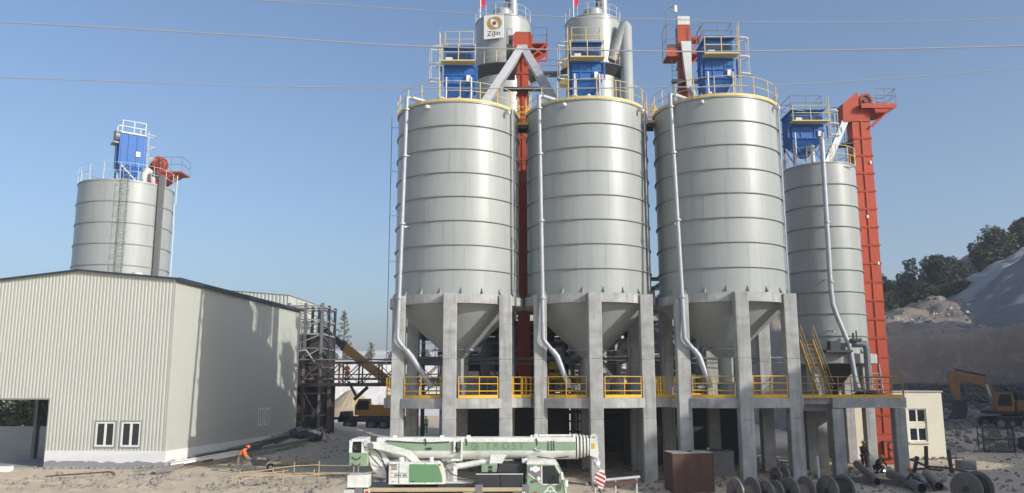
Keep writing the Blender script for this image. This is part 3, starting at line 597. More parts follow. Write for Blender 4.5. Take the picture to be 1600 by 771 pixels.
def third_elevator():
    t = thing('bucket_elevator', 'red bucket elevator head with pale chute beside the dust collector on the right big silo', 'bucket elevator', (11.5, 52.2, 0)); w, d = .62, .7
    elevator_shaft(t, w, d, 9.3, 27.6, 12)
    MB().prism([(-.32,27.6),(-.32,28.9),(.45,28.9),(.5,28.2),(.36,27.6)], -.12, d+.1).build('head_casing', M['red'], t)
    MB().box(-.34,.48,-.16,d+.14,28.9,29.5).build('head_cover', M['lightsteel'], t)
    MB().rings([[(.05,-.5,24.3),(.38,-.5,24.3),(.38,-.15,24.3),(.05,-.15,24.3)],[(-.25,-.55,27.55),(.42,-.55,27.55),(.42,-.13,27.55),(-.25,-.13,27.55)]]).build('chute', M['lightsteel'], t)
    mb = MB(); mb.tube([(.3,-.32,24.4),(.55,-.6,23.4),(.5,-2.0,21.2)],.2,10); mb.build('chute_elbow', M['galv'], t)
    mb = MB(); mb.box(-1.2,-.34,-.3,d+.3,26.6,26.7); mb.box(-1.2,-.34,-.3,-.25,26.705,27.2); mb.build('drive_deck', M['red'], t); mb = MB(); mb.box(.52,1.15,-.3,d+.3,26.75,26.85); mb.beam((.4,-.25,26.0),(1.1,-.25,26.8),.08); mb.beam((.45,-.28,26.8),(1.1,-.28,28.0),.07); mb.build('drive_deck', M['red'], t)
    mb = MB(); mb.cyl((-1.05,.1,27.2),(-.4,.1,27.2),.38,n=14); mb.box(-1.1,-.4,-.2,.4,26.7,26.95); mb.build('gearbox', M['brownsteel'], t)
    mb = MB(); mb.cyl((.6,.1,27.9),(1.1,.1,27.9),.25,n=12); mb.build('motor', M['red'], t)
    mb = MB(); rail(mb, [(-.4,-.3,26.7),(-1.2,-.3,26.7),(-1.2,d+.3,26.7)], 2.1, (.55,1.1), .02); rail(mb, [(.5,-.3,26.85),(1.15,-.3,26.85),(1.15,d+.3,26.85)], 1.9, (.55,1.1), .02); mb.build('deck_rail', M['midsteel'], t)
    mb = MB(); mb.tube([(-1.15,-.2,26.7),(-1.1,-.2,29.9),(-.9,-.2,30.1),(-.6,-.2,30.15)],.04,6); mb.build('hoist_arm', M['midsteel'], t)
    MB().cyl((-.5,-.2,29.75),(-.5,-.2,30.2),.14,n=10).build('hoist', M['white'], t)
    mb = MB(); ladder(mb, (-.6,0,20.9), (-.6,0,26.7), .4, (1,0,0), .3, .022); mb.build('ladder', M['midsteel'], t)
    mb = MB(); mb.box(-.9,1.2,-.4,-.1,24.75,24.95); mb.build('landing', M['darksteel'], t)
third_elevator()
# ---------------------------------------------------------------- tall round towers behind
def tower(cx, label, cap):
    t = thing('round_tower', label, 'tower', (cx, 80, 0), 0, 'tall round towers behind the silos'); r = 2.82
    for a, b in ((0,8.9),(8.9,17.8),(17.8,26.7),(26.7,35.4),(35.4,41.6)): MB().lathe([(r,a),(r,b-.02),(r-.012,b-.019),(r-.012,b)], 72).build('shell_course', M['silo'], t)
    MB().lathe([(r+.05,41.58),(r+.05,41.68),(1.5,42.0),(.02,42.1)], 64).build('roof', M['silo'], t)
    roof_rail(t, r+.02, 41.66, 16, M['lightsteel'], 1.2, rim=False)
    MB().cyl((-.05,-1.3,41.7),(-.05,-1.3,42.55),1.0,1.0,24).build('cap_drum', M['cream'] if False else M['silo'], t)
    mb = MB(); mb.cyl((1.0,-1.2,41.8),(1.0,-1.2,47.5),.42,n=24); mb.build('stack', M['galv'], t)
    mb = MB(); mb.cyl((.45,-1.2,41.8),(.45,-1.2,45.5),.2,n=12); mb.build('duct', M['brownsteel'], t)
    MB().arc(r+.01, r+.9, 36.1, 36.22, n=64).build('gallery_deck', M['darksteel'], t)
    mb = MB(); mb.lathe([(r+.01,35.3),(r+.85,36.09),(r+.8,36.09),(r+.01,35.4)], 64, closed_prof=True); mb.build('gallery_bracket', M['darksteel'], t)
    mb = MB(); rail(mb, [pol(r+.86, 2*PI*i/18, 36.22) for i in range(18)], 1.25, (.65,), .03, closed=True); mb.build('gallery_rail', M['paleyellow'], t)
    return t
T1 = tower(-.85, 'tall pale round tower carrying the white logo board, behind left and middle silos', 0)
T2 = tower(8.36, 'tall pale round tower with a bent grey duct on its right side, behind middle silo', 1)
# duct elbow on the right tower
mb = MB(); mb.tube([(1.6,-2.2,36.9),(2.85,-2.4,40.2),(3.05,-2.4,40.6)],[.55,.6,.6],16); mb.build('duct_arm', M['silo'], T2)
mb = MB(); mb.tube([(3.05,-2.4,40.9),(3.05,-2.4,40.4),(3.05,-2.4,20.0)],[.3,.62,.62],20); mb.build('vertical_duct', M['silo'], T2)
mb = MB(); mb.cyl((-2.9,-1.0,35.2),(-2.9,-1.0,37.6),.35,n=14); mb.box(-3.5,-2.6,-1.6,-.6,34.7,35.1); mb.build('access_cage', M['paleyellow'], T2)
def gallery():
    t = thing('gallery_bridge', 'small dark footbridge with thin rails between the two tall round towers', 'walkway', (3.2, 78.4, 35.9))
    MB().box(-.9, 2.3, 0, 1.2, 0, .18).build('deck', M['darksteel'], t); mb = MB(); rail(mb, [(-.9+.8*i,.02,.18) for i in range(5)], 1.2, (.6,), .03); mb.build('rail', M['midsteel'], t)
    mb = MB(); mb.beam((-1.4,.3,-1.2),(.8,.3,0),.14); mb.beam((-.2,.3,-2.0),(-1.4,.3,-1.2),.12); mb.build('brace', M['midsteel'], t)
gallery()
# ---------------------------------------------------------------- logo board
def logo():
    t = thing('sign_board', 'square white board with gold swirl emblem and dark lettering ZiJin on the tower', 'sign', (-1.77, 77.0, 38.95), R(-14))
    MB().box(-1.0, 1.0, 0, .12, 0, 2.5).build('panel', M['signwhite'], t)
    mb = MB(); mb.beam((-.9,.1,.3),(-.9,.8,.3),.08); mb.beam((.9,.1,.3),(.9,.5,.3),.08); mb.beam((.9,.1,2.2),(.9,.5,2.2),.08); mb.beam((-.9,.1,2.2),(-.9,.8,2.2),.08); mb.build('bracket', M['darksteel'], t)
    c = Vector((.08, 0, 1.6))
    mb = MB(); mb.disc(c+Vector((0,-.012,0)), .2, (0,1,0), .02, 28); mb.build('emblem_centre', M['purple'], t)
    for q in (0, 1):                                  # two crescent arms turned half round
        out = []; inn = []
        for k in range(25):
            f = k/24; a = R(-65+205*f)+q*PI
            ro = .78-.16*f**2; ri = .30+.46*abs(f*2-1)**2.2*(1 if f > .5 else 1)*.9
            ri = min(ri, ro-.005) if 0 < k < 24 else ro-.004
            out.append((c.x+ro*math.cos(a), c.z+ro*math.sin(a))); inn.append((c.x+ri*math.cos(a), c.z+ri*math.sin(a)))
        vs = [(x, -.012, z) for x, z in out]+[(x, -.012, z) for x, z in inn]; n = len(out)
        MB().add(vs, [(i, i+1, n+i+1, n+i) for i in range(n-1)]).build('emblem_arm', M['gold'], t)
    text_mesh('ZiJin', .7, M['ink'], .012, parent=t, Mx=Matrix.Translation((.02,-.012,.52)) @ XZ @ Matrix.Scale(1.08,4,(1,0,0)))
logo()
for x, y, lab in ((-3.15, 78.6, 'red flag on a white pole at the left tower rim'), (6.3, 78.5, 'red flag on a white pole at the right tower rim')):
    t = thing('flag', lab, 'flag', (x, y, 41.7)); MB().cyl((0,0,0),(0,0,3.9),.05,n=8).build('pole', M['white'], t)
    mb = MB(); mb.rings([[(.05+.12*k,.05*math.sin(k*1.3),1.3),(.05+.12*k,.05*math.sin(k*1.3)+.012,1.3),(.05+.12*k,.05*math.sin(k*1.3+.4)+.012,3.5),(.05+.12*k,.05*math.sin(k*1.3+.4),3.5)] for k in range(5)]); mb.build('cloth', M['flag'], t)
# ---------------------------------------------------------------- warehouse on the left
def corrugated(mb, p, q, zlo, zhi, holes=(), period=.235, depth=.024, out=(0,-1)):
    """ribbed sheet from p to q (xy); zlo/zhi give its height at distance s; holes = (s0,s1,z0,z1)"""
    p = Vector((*p,0)); q = Vector((*q,0)); L = (q-p).length; d = (q-p)/L; o = Vector((*out,0))
    ss = set(); n = int(L/period)
    for k in range(n+1):
        for f in (0, .28, .42, .86): 
            s = (k+f)*period
            if s <= L: ss.add(round(s,4))
    for h in holes: ss.add(h[0]); ss.add(h[1])
    ss.add(round(L,4)); ss = sorted(ss)
    def dep(s):
        f = (s/period) % 1
        if f < .28-1e-4: t = 0 if True else 0
        if f < .28+1e-4: return 0
        if f < .42: return depth*(f-.28)/.14
        if f <= .86+1e-4: return depth
        return depth*(1-f)/.14
    for a, b in zip(ss, ss[1:]):
        m = (a+b)/2; iv = [(None, None)]
        hs = sorted([h for h in holes if h[0]-1e-6 <= a and b <= h[1]+1e-6], key=lambda h: h[2])
        lo = [zlo(a), zlo(b)]
        segs = []
        for h in hs: segs.append((lo, [h[2], h[2]])); lo = [h[3], h[3]]
        segs.append((lo, [zhi(a), zhi(b)]))
        for l, h in segs:
            if h[0]-l[0] < .02: continue
            A = p+d*a+o*dep(a); B = p+d*b+o*dep(b)
            mb.add([(A.x,A.y,l[0]),(B.x,B.y,l[1]),(B.x,B.y,h[1]),(A.x,A.y,h[0])], [(0,1,2,3)])
    return mb
def window(parent, x0, x1, z0, z1, y=0, sash=2, rows=1, sill=True, wide=.07, axis='y', out=-1, fr='white'):
    """frame as part, panes as sub-parts; on a wall whose outside is towards out along axis"""
    T = Matrix.Identity(4) if axis == 'y' else Matrix.Rotation(R(90), 4, 'Z')
    mb = MB(); t = .06
    def bx(a,b,c,d,e,f): mb.box(a,b,min(c,d),max(c,d),e,f)
    ya, yb = out*.035, -out*.05
    bx(x0, x0+wide, ya, yb, z0, z1); bx(x1-wide, x1, ya, yb, z0, z1); bx(x0+wide, x1-wide, ya, yb, z0, z0+wide); bx(x0+wide, x1-wide, ya, yb, z1-wide, z1)
    for k in range(1, sash): x = x0+(x1-x0)*k/sash; bx(x-wide*.7, x+wide*.7, ya*.8, yb, z0+wide, z1-wide)
    for k in range(1, rows): z = z0+(z1-z0)*k/rows; bx(x0+wide, x1-wide, ya*.7, yb, z-wide*.6, z+wide*.6)
    mb.tf(Matrix.Translation((0,y,0)) if axis == 'y' else Matrix.Translation((y,0,0)) @ Matrix.Scale(1,4) @ Matrix(((0,1,0,0),(1,0,0,0),(0,0,1,0),(0,0,0,1))))
    w_ = mb.build('window', M[fr], parent)
    for i in range(sash):
        a = x0+(x1-x0)*i/sash+wide*.6; b = x0+(x1-x0)*(i+1)/sash-wide*.6
        g = MB().box(a, b, -.012-out*.02, .012-out*.02, z0+wide*.5, z1-wide*.5)
        g.tf(Matrix.Translation((0,y,0)) if axis == 'y' else Matrix.Translation((y,0,0)) @ Matrix(((0,1,0,0),(1,0,0,0),(0,0,1,0),(0,0,0,1))))
        g.build('pane', M['glass'], w_)
    return w_
def plinth_mat():
    m = mat('painted_plinth', (.80,.80,.78), .8, var=.05, bump=.004); N = m.node_tree.nodes; L = m.node_tree.links; b = N['Principled BSDF']
    src = b.inputs['Base Color'].links[0].from_socket
    tc = N.new('ShaderNodeTexCoord'); sp = N.new('ShaderNodeSeparateXYZ'); L.new(tc.outputs['Object'], sp.inputs[0])
    n = N.new('ShaderNodeTexNoise'); n.inputs['Scale'].default_value = 1.6; n.inputs['Detail'].default_value = 3; L.new(tc.outputs['Object'], n.inputs['Vector'])
    a = N.new('ShaderNodeMath'); a.operation = 'MULTIPLY_ADD'; L.new(n.outputs[0], a.inputs[0]); a.inputs[1].default_value = -.5; L.new(sp.outputs[2], a.inputs[2])
    r = N.new('ShaderNodeMapRange'); L.new(a.outputs[0], r.inputs[0]); r.inputs[1].default_value = .19; r.inputs[2].default_value = .21
    x = N.new('ShaderNodeMix'); x.data_type = 'RGBA'; L.new(r.outputs[0], x.inputs[0]); x.inputs[6].default_value = (.30,.305,.32,1); L.new(src, x.inputs[7]); L.new(x.outputs[2], b.inputs['Base Color'])
    return m
M['plinth'] = plinth_mat()
def warehouse():
    t = thing('warehouse', 'cream ribbed metal warehouse with white plinth and open doorway at far left', 'warehouse', (-21.42, 52.2, 0), R(-5.84))
    W, Ld, he, hr = 13.2, 22.4, 11.78, 12.42
    zt = lambda s: he+(hr-he)*(1-abs(s-W/2)/(W/2))
    wins = [(W-4.62, W-3.36, 1.36, 2.86), (W-2.93, W-1.67, 1.36, 2.86)]
    mb = MB(); corrugated(mb, (-W,0), (0,0), lambda s: 1.1 if s > 5.35 else (0.0 if s < .8 else 4.3), zt, wins); mb.build('front_wall', M['siding'], t, smooth=False)
    MB().box(-W, 0-.0, .05, .12, 11.0, 11.2).build('girt', M['lightsteel'], t)
    for a, b, c, d in wins: 
        window(t, a-W, b-W, c, d, 0, wide=.1)
        mb = MB(); mb.box(a-W-.09,b-W+.09,-.045,.02,d+.002,d+.09); mb.box(a-W-.09,b-W+.09,-.06,.02,c-.09,c-.002); mb.box(a-W-.09,a-W-.003,-.045,.02,c,d); mb.box(b-W+.003,b-W+.09,-.045,.02,c,d); mb.build('window_trim', M['hoop'], t)
    wins2 = [(14.0,14.9,1.95,3.35), (15.3,16.2,1.95,3.35)]
    mb = MB(); corrugated(mb, (0,0), (0,Ld), lambda s: 1.1+.0*s, lambda s: he-.02, [(a,b,c,d) for a,b,c,d in wins2], .33, .007, (1,0)); mb.build('side_wall', M['siding'], t, smooth=False)
    for a, b, c, d in wins2: window(t, a, b, c, d, 0, wide=.13, axis='x', out=1)
    MB().box(-.03,.03,-.045,-.003,1.1,he).build('corner_trim', M['siding'], t)
    mb = MB(); mb.box(-7.85, .06, -.06, .12, -.6, 1.098); mb.build('plinth', M['plinth'], t)
    mb = MB(); mb.box(-.12, .06, .122, Ld+4.2, -.6, 1.098); mb.build('plinth', M['plinth'], t)
    mb = MB(); mb.box(-7.9,-7.83,-.04,.3,0,4.3); mb.box(-12.4,-7.83,-.04,.3,4.24,4.33); mb.build('door_frame', M['hoop'], t)
    # roof sheets, dark fascia
    mb = MB()
    for a, b in (((-W-.25,he-.02),(-W/2,hr+.01)),((-W/2,hr+.01),(.25,he-.02))): mb.add([(a[0],-.2,a[1]+.03),(b[0],-.2,b[1]+.03),(b[0],Ld+.1,b[1]+.03),(a[0],Ld+.1,a[1]+.03)],[(0,1,2,3)])
    mb.build('roof', M['roof'], t, smooth=False)
    mb = MB(); mb.prism([(-W-.28,he-.06),(-W/2,hr-.02),(.3,he-.06),(.3,he+.06),(-W/2,hr+.1),(-W-.28,he+.06)],-.24,-.19); mb.box(.24,.31,-.19,Ld+.15,he-.1,he+.1); mb.build('fascia', M['fascia'], t)
    # far end wall, left wall above the openings, slab floor, inner frames
    mb = MB(); corrugated(mb, (-W,Ld), (0,Ld), lambda s: 4.6, zt, period=.3, out=(0,1)); mb.build('rear_wall', M['siding'], t, smooth=False)
    mb = MB(); corrugated(mb, (-W,0), (-W,Ld), lambda s: 4.6 if 1.2 < s < 20 else .2, lambda s: he-.02, period=.3, out=(-1,0)); mb.build('left_wall', M['siding'], t, smooth=False)
    MB().box(-W+.05,-.125,.13,Ld,-.3,.06).build('floor_slab', M['concrete'], t)
    for y in (6, 11.5, 17): 
        mb = MB(); 
        for x in (-W+.35, -.45): mb.ibeam((x,y,.06),(x,y,he-.3),.25,.4)
        mb.ibeam((-W+.35,y,he-.5),(-W/2,y,hr-.45),.25,.4); mb.ibeam((-W/2,y,hr-.45),(-.45,y,he-.5),.25,.4); mb.build('portal_frame', M['midsteel'], t)
    MB().cyl((-4.4,3,hr-.3),(-4.4,3,hr+.25),.35,n=14).build('roof_vent', M['lightsteel'], t)
warehouse()
def rear_shed():
    t = thing('shed', 'ribbed pale grey shed roofline showing above the warehouse eave near the steel frame', 'shed', (-27.2, 77, 0), R(-3))
    mb = MB(); corrugated(mb, (0,0), (6.3,0), lambda s: .8, lambda s: 13.95-.085*s, period=.36, depth=.05); mb.build('front_wall', M['siding'], t, smooth=False)
    mb = MB(); corrugated(mb, (6.3,0), (6.3,9), lambda s: .8, lambda s: 13.38, period=.36, depth=.04, out=(1,0)); mb.build('side_wall', M['siding'], t, smooth=False)
    mb = MB(); mb.add([(-.1,-.12,14.0),(6.4,-.12,13.44),(6.4,9,13.44),(-.1,9,14.0)],[(0,1,2,3)]); mb.box(-.1,0,0,9,0,13.9); mb.build('roof', M['roof'], t, smooth=False)
rear_shed()
def steel_frame():
    t = thing('lattice_tower', 'dense grey steel lattice tower at the far end of the warehouse', 'steel frame', (-20.65, 76.2, .2)); W, D, H = 3.1, 5.5, 12.3
    for x in (0, W*.5, W):
        for y in (0, D*.5, D): MB().ibeam((x,y,0),(x,y,H+.15),.24,.24).build('post', M['midsteel'] if y == 0 else M['darksteel'], t)
    for z in (2.2, 4.2, 6.6, 8.3, 9.6, 10.9, 12.2):
        for (a, b) in (((0,0),(W,0)),((0,D),(W,D)),((0,0),(0,D)),((W,0),(W,D)),((0,D*.5),(W,D*.5))):
            MB().beam((*a,z),(*b,z),.09,.12).build('girder', M['beamgrey'] if a[1] == 0 and z > 9 else M['midsteel'], t)
    for z0, z1 in ((6.6,8.3),(8.3,9.6),(9.6,10.9),(10.9,12.2)):
        for y in (0.0, D): MB().beam((0,y,z0),(W,y,z1),.08).build('diagonal', M['beamgrey'], t)
        MB().beam((W,0,z1),(W,D,z0),.08).build('diagonal', M['midsteel'], t); MB().beam((0,D,z1),(W,D,z0),.08).build('diagonal', M['midsteel'], t)
    for k in range(6): MB().beam((.1+.55*k,0,12.28),(.1+.55*k,D,12.28),.07).build('purlin', M['beamgrey'], t)
    MB().box(.1,W-.1,1.2,D-.2,.3,9.6).build('inner_cladding', M['plantdark'], t)
    mb = MB(); ladder(mb, (1.0,-.2,8.2),(1.0,-.2,12.9),.5,(1,0,0),.35,.03); mb.build('ladder', M['beamgrey'], t)
    mb = MB(); mb.tube([(.3,-.3,6.9),(1.0,-.35,8.0),(1.8,-.35,8.1),(2.6,-.3,7.0)],.09,8); mb.build('bent_pipe', M['beamgrey'], t)
steel_frame()
def pipe_bridge():
    t = thing('pipe_bridge', 'dark brown steel truss bridge between the warehouse end and the left silo', 'bridge', (-19.3, 75.6, 0)); L = 12.6
    z0, z1 = 5.15, 7.15
    for y in (0, 1.8):
        MB().ibeam((-.3,y,z0),(L,y,z0),.2,.28).build('bottom_chord', M['brownsteel'], t); MB().ibeam((-.3,y,z1),(L,y,z1),.2,.2).build('top_chord', M['brownsteel'], t)
        MB().beam((-.3,y,z0+.95),(L,y,z0+.95),.08).build('handrail', M['brownsteel'], t)
        n = 7
        for k in range(n+1): MB().beam((k*L/n,y,z0+.14),(k*L/n,y,z1-.1),.13).build('upright', M['brownsteel'], t)
        for k in range(n): 
            MB().beam((k*L/n,y,z0+.14),((k+1)*L/n,y,z1-.1),.09).build('diagonal', M['brownsteel'], t)
            if y == 0 and k % 2 == 0: MB().beam(((k+1)*L/n,y-.02,z0+.14),(k*L/n,y-.02,z1-.1),.07).build('diagonal', M['brownsteel'], t)
    MB().box(0, L, .1, 1.7, z0+.15, z0+.2).build('deck', M['brownsteel'], t)
    for k in (1.0, 1.35): MB().cyl((0,k,z0+.55),(L,k,z0+.55),.11,n=10).build('pipe', M['midsteel'], t)
    MB().cyl((-.3,.4,z1+.28),(L,.4,z1+.28),.07,n=8).build('pipe', M['midsteel'], t)
    for x in (.35, 2.75):
        for y in (0.1, 1.7): MB().ibeam((x,y,.35),(x,y,z0-.14),.3,.36,.05).build('trestle_leg', M['brownsteel'], t); 
        MB().cbox(x-.45,x+.45,-.3,2.1,-.4,.36).build('footing', M['concrete'], t)
    MB().beam((.5,.1,.8),(2.6,.1,4.4),.07).build('cross_brace', M['brownsteel'], t); MB().beam((.5,.12,4.4),(2.6,.12,.8),.07).build('cross_brace', M['brownsteel'], t)
pipe_bridge()
# ---------------------------------------------------------------- steel process building behind the silos
def plant():
    t = thing('process_building', 'dark steel process building with tanks and pipes filling the space behind the silos', 'factory', (0, 58, 0))
    xs = [-7.6, -3.8, .2, 4.2, 8.2, 12.2, 15.6]; ys = [0, 6.5, 13]
    for x in xs:
        for y in ys: MB().ibeam((x,y,0),(x,y,13.5 if y > 0 or x > 6 else 9.2),.3,.3,.05).build('stanchion', M['midsteel'] if y == 0 else M['darksteel'], t)
    for z in (4.2, 6.9, 9.0, 11.2, 13.3):
        for y in ys:
            if y == 0 and z > 9.1: continue
            MB().ibeam((xs[0],y,z),(xs[-1],y,z),.2,.3,.04).build('floor_beam', M['midsteel'] if z in (6.9,) else M['darksteel'], t)
        for x in xs: MB().ibeam((x,0.2 if z < 9.1 else 6.5,z-.02),(x,13,z-.02),.18,.26,.04).build('cross_beam', M['darksteel'], t)
    for k, x in enumerate(xs[:-1]):
        MB().beam((x,13,4.2),(xs[k+1],13,9.0),.12).build('wind_brace', M['midsteel'], t)
        if k % 2: MB().beam((x,.05,9.0),(xs[k+1],.05,4.2),.1).build('wind_brace', M['midsteel'], t)
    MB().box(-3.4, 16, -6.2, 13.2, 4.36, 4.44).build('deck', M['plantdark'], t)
    MB().box(-2.5, 3.8, 13.3, 13.5, 0, 4.3).build('rear_cladding', M['plantdark'], t); MB().box(6.7, 15.8, 13.3, 13.5, 0, 4.3).build('rear_cladding', M['plantdark'], t)  # near-black backing added to darken the gaps between the legs
    MB().box(-2.4, 3.1, 5.4, 5.6, 0, 4.3).build('shade_partition', M['plantdark'], t); MB().box(5.9, 15.8, 6.9, 7.1, 0, 4.3).build('shade_partition', M['plantdark'], t)
    MB().box(-5.5, 9.8, -3.2, 11.5, 9.2, 9.28).build('deck', M['plantdark'], t)  # deck added to shut daylight out of the space below
    MB().box(-3.3, 3.4, -4.6, -4.45, 0, 4.35).build('front_shade_panel', M['plantdark'], t); MB().box(7.2, 15.6, -3.6, -3.45, 0, 4.35).build('front_shade_panel', M['plantdark'], t)  # dark panels added as shade under the platforms
    MB().box(-1.2, 3.0, .6, .75, 4.45, 8.6).build('shade_screen', M['plantdark'], t); MB().box(8.6, 11.0, 5.6, 5.75, 4.45, 9.8).build('shade_screen', M['plantdark'], t)  # dark screens added as shade above the deck
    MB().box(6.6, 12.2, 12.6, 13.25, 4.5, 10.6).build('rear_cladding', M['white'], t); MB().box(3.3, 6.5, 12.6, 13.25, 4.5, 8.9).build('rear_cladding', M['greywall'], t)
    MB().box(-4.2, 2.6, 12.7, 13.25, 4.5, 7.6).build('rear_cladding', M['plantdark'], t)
    for x, y, r_, z0, z1, mm in ((-1.4,2.6,.9,4.45,8.4,'midsteel'),(1.6,3.4,.8,4.45,9.6,'silo'),(5.9,1.2,.85,4.45,8.2,'silo'),(7.0,3.5,1.1,4.45,10.8,'silo'),(10.6,2.0,.9,4.45,8.8,'midsteel'),(13.6,3.0,.75,4.45,10.0,'silo'),(12.5,4.5,1.0,4.45,8.1,'darksteel')):
        MB().lathe([(.02,z0),(r_*.4,z0),(r_,z0+.8),(r_,z1-.2),(r_*.85,z1),(.02,z1+.05)],32).tf(Matrix.Translation((x,y,0))).build('tank', M[mm], t)
    for x0, x1, y, z, r_ in ((-4,9,-.6,5.6,.12),(7,12.5,9.5,10.2,.55),(6,9.5,9,7.2,.5),(-3,4,4,8.1,.2),(8,15,1.5,7.6,.16),(-5,16,.4,3.2,.1)):
        MB().cyl((x0,y,z),(x1,y,z),r_,n=16).build('pipe', M['silo'] if r_ > .3 else M['midsteel'], t)
    for x, y in ((-1.9,-1.2),(2.2,-1.4),(5.8,-1.0),(6.7,-.9),(9.4,-1.2),(13.4,-1.4)):
        mb = MB(); mb.cbox(x-.45,x+.45,y-.4,y+.4,4.45,5.05); mb.cyl((x-.35,y-.1,5.2),(x+.4,y-.1,5.2),.3,n=14); mb.build('blower', M['white'] if 5 < x < 7 else M['midsteel'], t)
    mb = MB(); mb.cyl((10.0,-3.4,4.9),(10.9,-3.4,4.9),.3,n=14); mb.box(10.1,10.8,-3.7,-3.1,4.45,4.6); mb.build('motor', M['blue'], t)
    for x, y, z, d in ((-1.0,2,2.2,.9),(2.0,3,2.0,.8),(9.3,2.5,2.4,.7),(11.6,3.2,2.9,.55),(12.9,1.4,2.2,.5)):
        mb = MB(); mb.cyl((x-d,y,z),(x+d,y,z),d*.6,n=16); mb.box(x-d*.7,x+d*.7,y-.3,y+.3,.1,z-d*.5); mb.build('mill', M['darksteel'], t)
    for x in (9.0, 12.4): MB().beam((x,1.0,.2),(x+1.6,2.0,4.0),.2).build('inclined_duct', M['midsteel'], t)
    mb = MB(); ladder(mb, (15.0,-2.3,.2),(15.0,-2.3,4.3),.5,(1,0,0),.3,.025); mb.build('ladder', M['midsteel'], t)
    for x in (4.1, 4.5, 5.0, 5.25, 5.6, 6.2): MB().box(x-.06,x+.06,.2,.3,0,4.1).build('mullion', M['darksteel'], t)
    for z in (1.2, 1.9, 2.6, 3.3): MB().box(3.5,7.2,.31,.38,z-.05,z+.05).build('transom', M['darksteel'], t)
    MB().box(4.0,5.4,1.0,1.8,.0,1.3).build('cabinet', M['darksteel'], t)
    for k in range(5): MB().beam((6.7+1.3*k,12.4,4.6),(8.0+1.3*k,12.4,10.4),.12).build('wind_brace', M['midsteel'], t)
    MB().tube([(7.9,2.0,4.5),(7.9,2.0,7.4),(8.1,1.5,8.0),(8.9,.5,8.2),(9.6,.2,8.2)],.4,14).build('pipe', M['white'], t)
    MB().cyl((8.3,1.0,13.0),(8.3,1.0,9.4),.45,n=16).build('pipe', M['silo'], t)
    mb = MB(); mb.cyl((13.6,-5.6,6.9),(13.6,-5.6,8.3),.33,n=14); mb.cyl((13.6,-5.6,8.3),(13.6,-5.6,8.4),.36,n=14); mb.build('vessel', M['white'], t)
    for x, y, z in ((2.7,-4.4,6.3),(2.7,-4.4,5.6)): MB().cbox(x-.35,x+.35,y-.2,y+.2,z-.25,z+.25,.03).build('hoist', M['yellow'], t)
    for x, y, h in ((5.9,-3.6,1.0),(6.9,-3.5,1.1),(6.2,-2.9,1.4)): MB().lathe([(.02,4.45),(.42,4.45),(.5,4.7),(.46,4.45+h*.8),(.2,4.45+h),(.02,4.45+h)],16).tf(Matrix.Translation((x,y,0))).build('bulk_bag', M['white'], t)
    MB().cbox(5.2,5.55,-3.9,-3.5,4.45,7.4,.02).build('control_panel', M['red'], t)
    rn = random.Random(4)
    for k in range(60):
        x, y, z = rn.uniform(-6.8,15), rn.uniform(-4.5,5), rn.uniform(4.7,9.2); L_ = rn.uniform(.8,3.2); ax = rn.choice(('x','x','z','d')); q = (x+L_,y,z) if ax == 'x' else ((x,y,min(9.3,z+L_)) if ax == 'z' else (x+L_*.7,y+.3,z+rn.choice((-1,1))*L_*.6))
        if q[2] < 4.5: continue
        if rn.random() < .5: MB().cyl((x,y,z),q,rn.uniform(.04,.13),n=10).build('pipe', M[rn.choice(('midsteel','galv','silo','darksteel'))], t)
        else: MB().ibeam((x,y,z),q,.14,.18,.025).build('bracing', M[rn.choice(('midsteel','beamgrey','darksteel'))], t)
    for k in range(14):
        x, y = rn.uniform(-6.5,15), rn.uniform(-3.5,1); s_ = rn.uniform(.25,.6); MB().cbox(x-s_,x+s_,y-s_*.6,y+s_*.6,4.45,4.45+rn.uniform(.5,1.6),.03).build('cabinet', M[rn.choice(('midsteel','lightsteel','white','plantdark'))], t)
    for y in (-4.2, .3):
        rail(MB(), [(-6.9+1.5*k,y,6.95 if y > 0 else 4.45) for k in range(15)], 1.05, (.5,), .025).build('walkway_rail', M['beamgrey'], t)
    mb = MB()
    for z in (4.95,5.5): mb.tube([(-8,-6.3,z+1.7),(17.4,-7.6,z+1.7)] if z < 5 else [(-8,-6.9,6.35),(17.4,-7.9,6.35)],.075 if z < 5 else .03,8)
    mb.build('service_pipe', M['midsteel'], t)
plant()
# grey steel pier wall and pale tank farm behind
def pale_tanks():
    for x, y, r_, h, lab in ((-5.6,84,1.7,11.5,'pale tank behind the left silo hopper, partly hidden by steel frame'),(14.6,76,1.6,13.0,'pale tank behind the right silo, seen between concrete legs')):
        t = thing('storage_tank', lab, 'tank', (x,y,0)); MB().lathe([(r_,0),(r_,h),(r_*.5,h+.6),(.02,h+.7)],40).build('shell', M['silo'], t)
        for z in (h*.3,h*.6,h*.9): MB().arc(r_-.02,r_+.05,z,z+.08,n=40).build('hoop', M['hoop'], t)
pale_tanks()
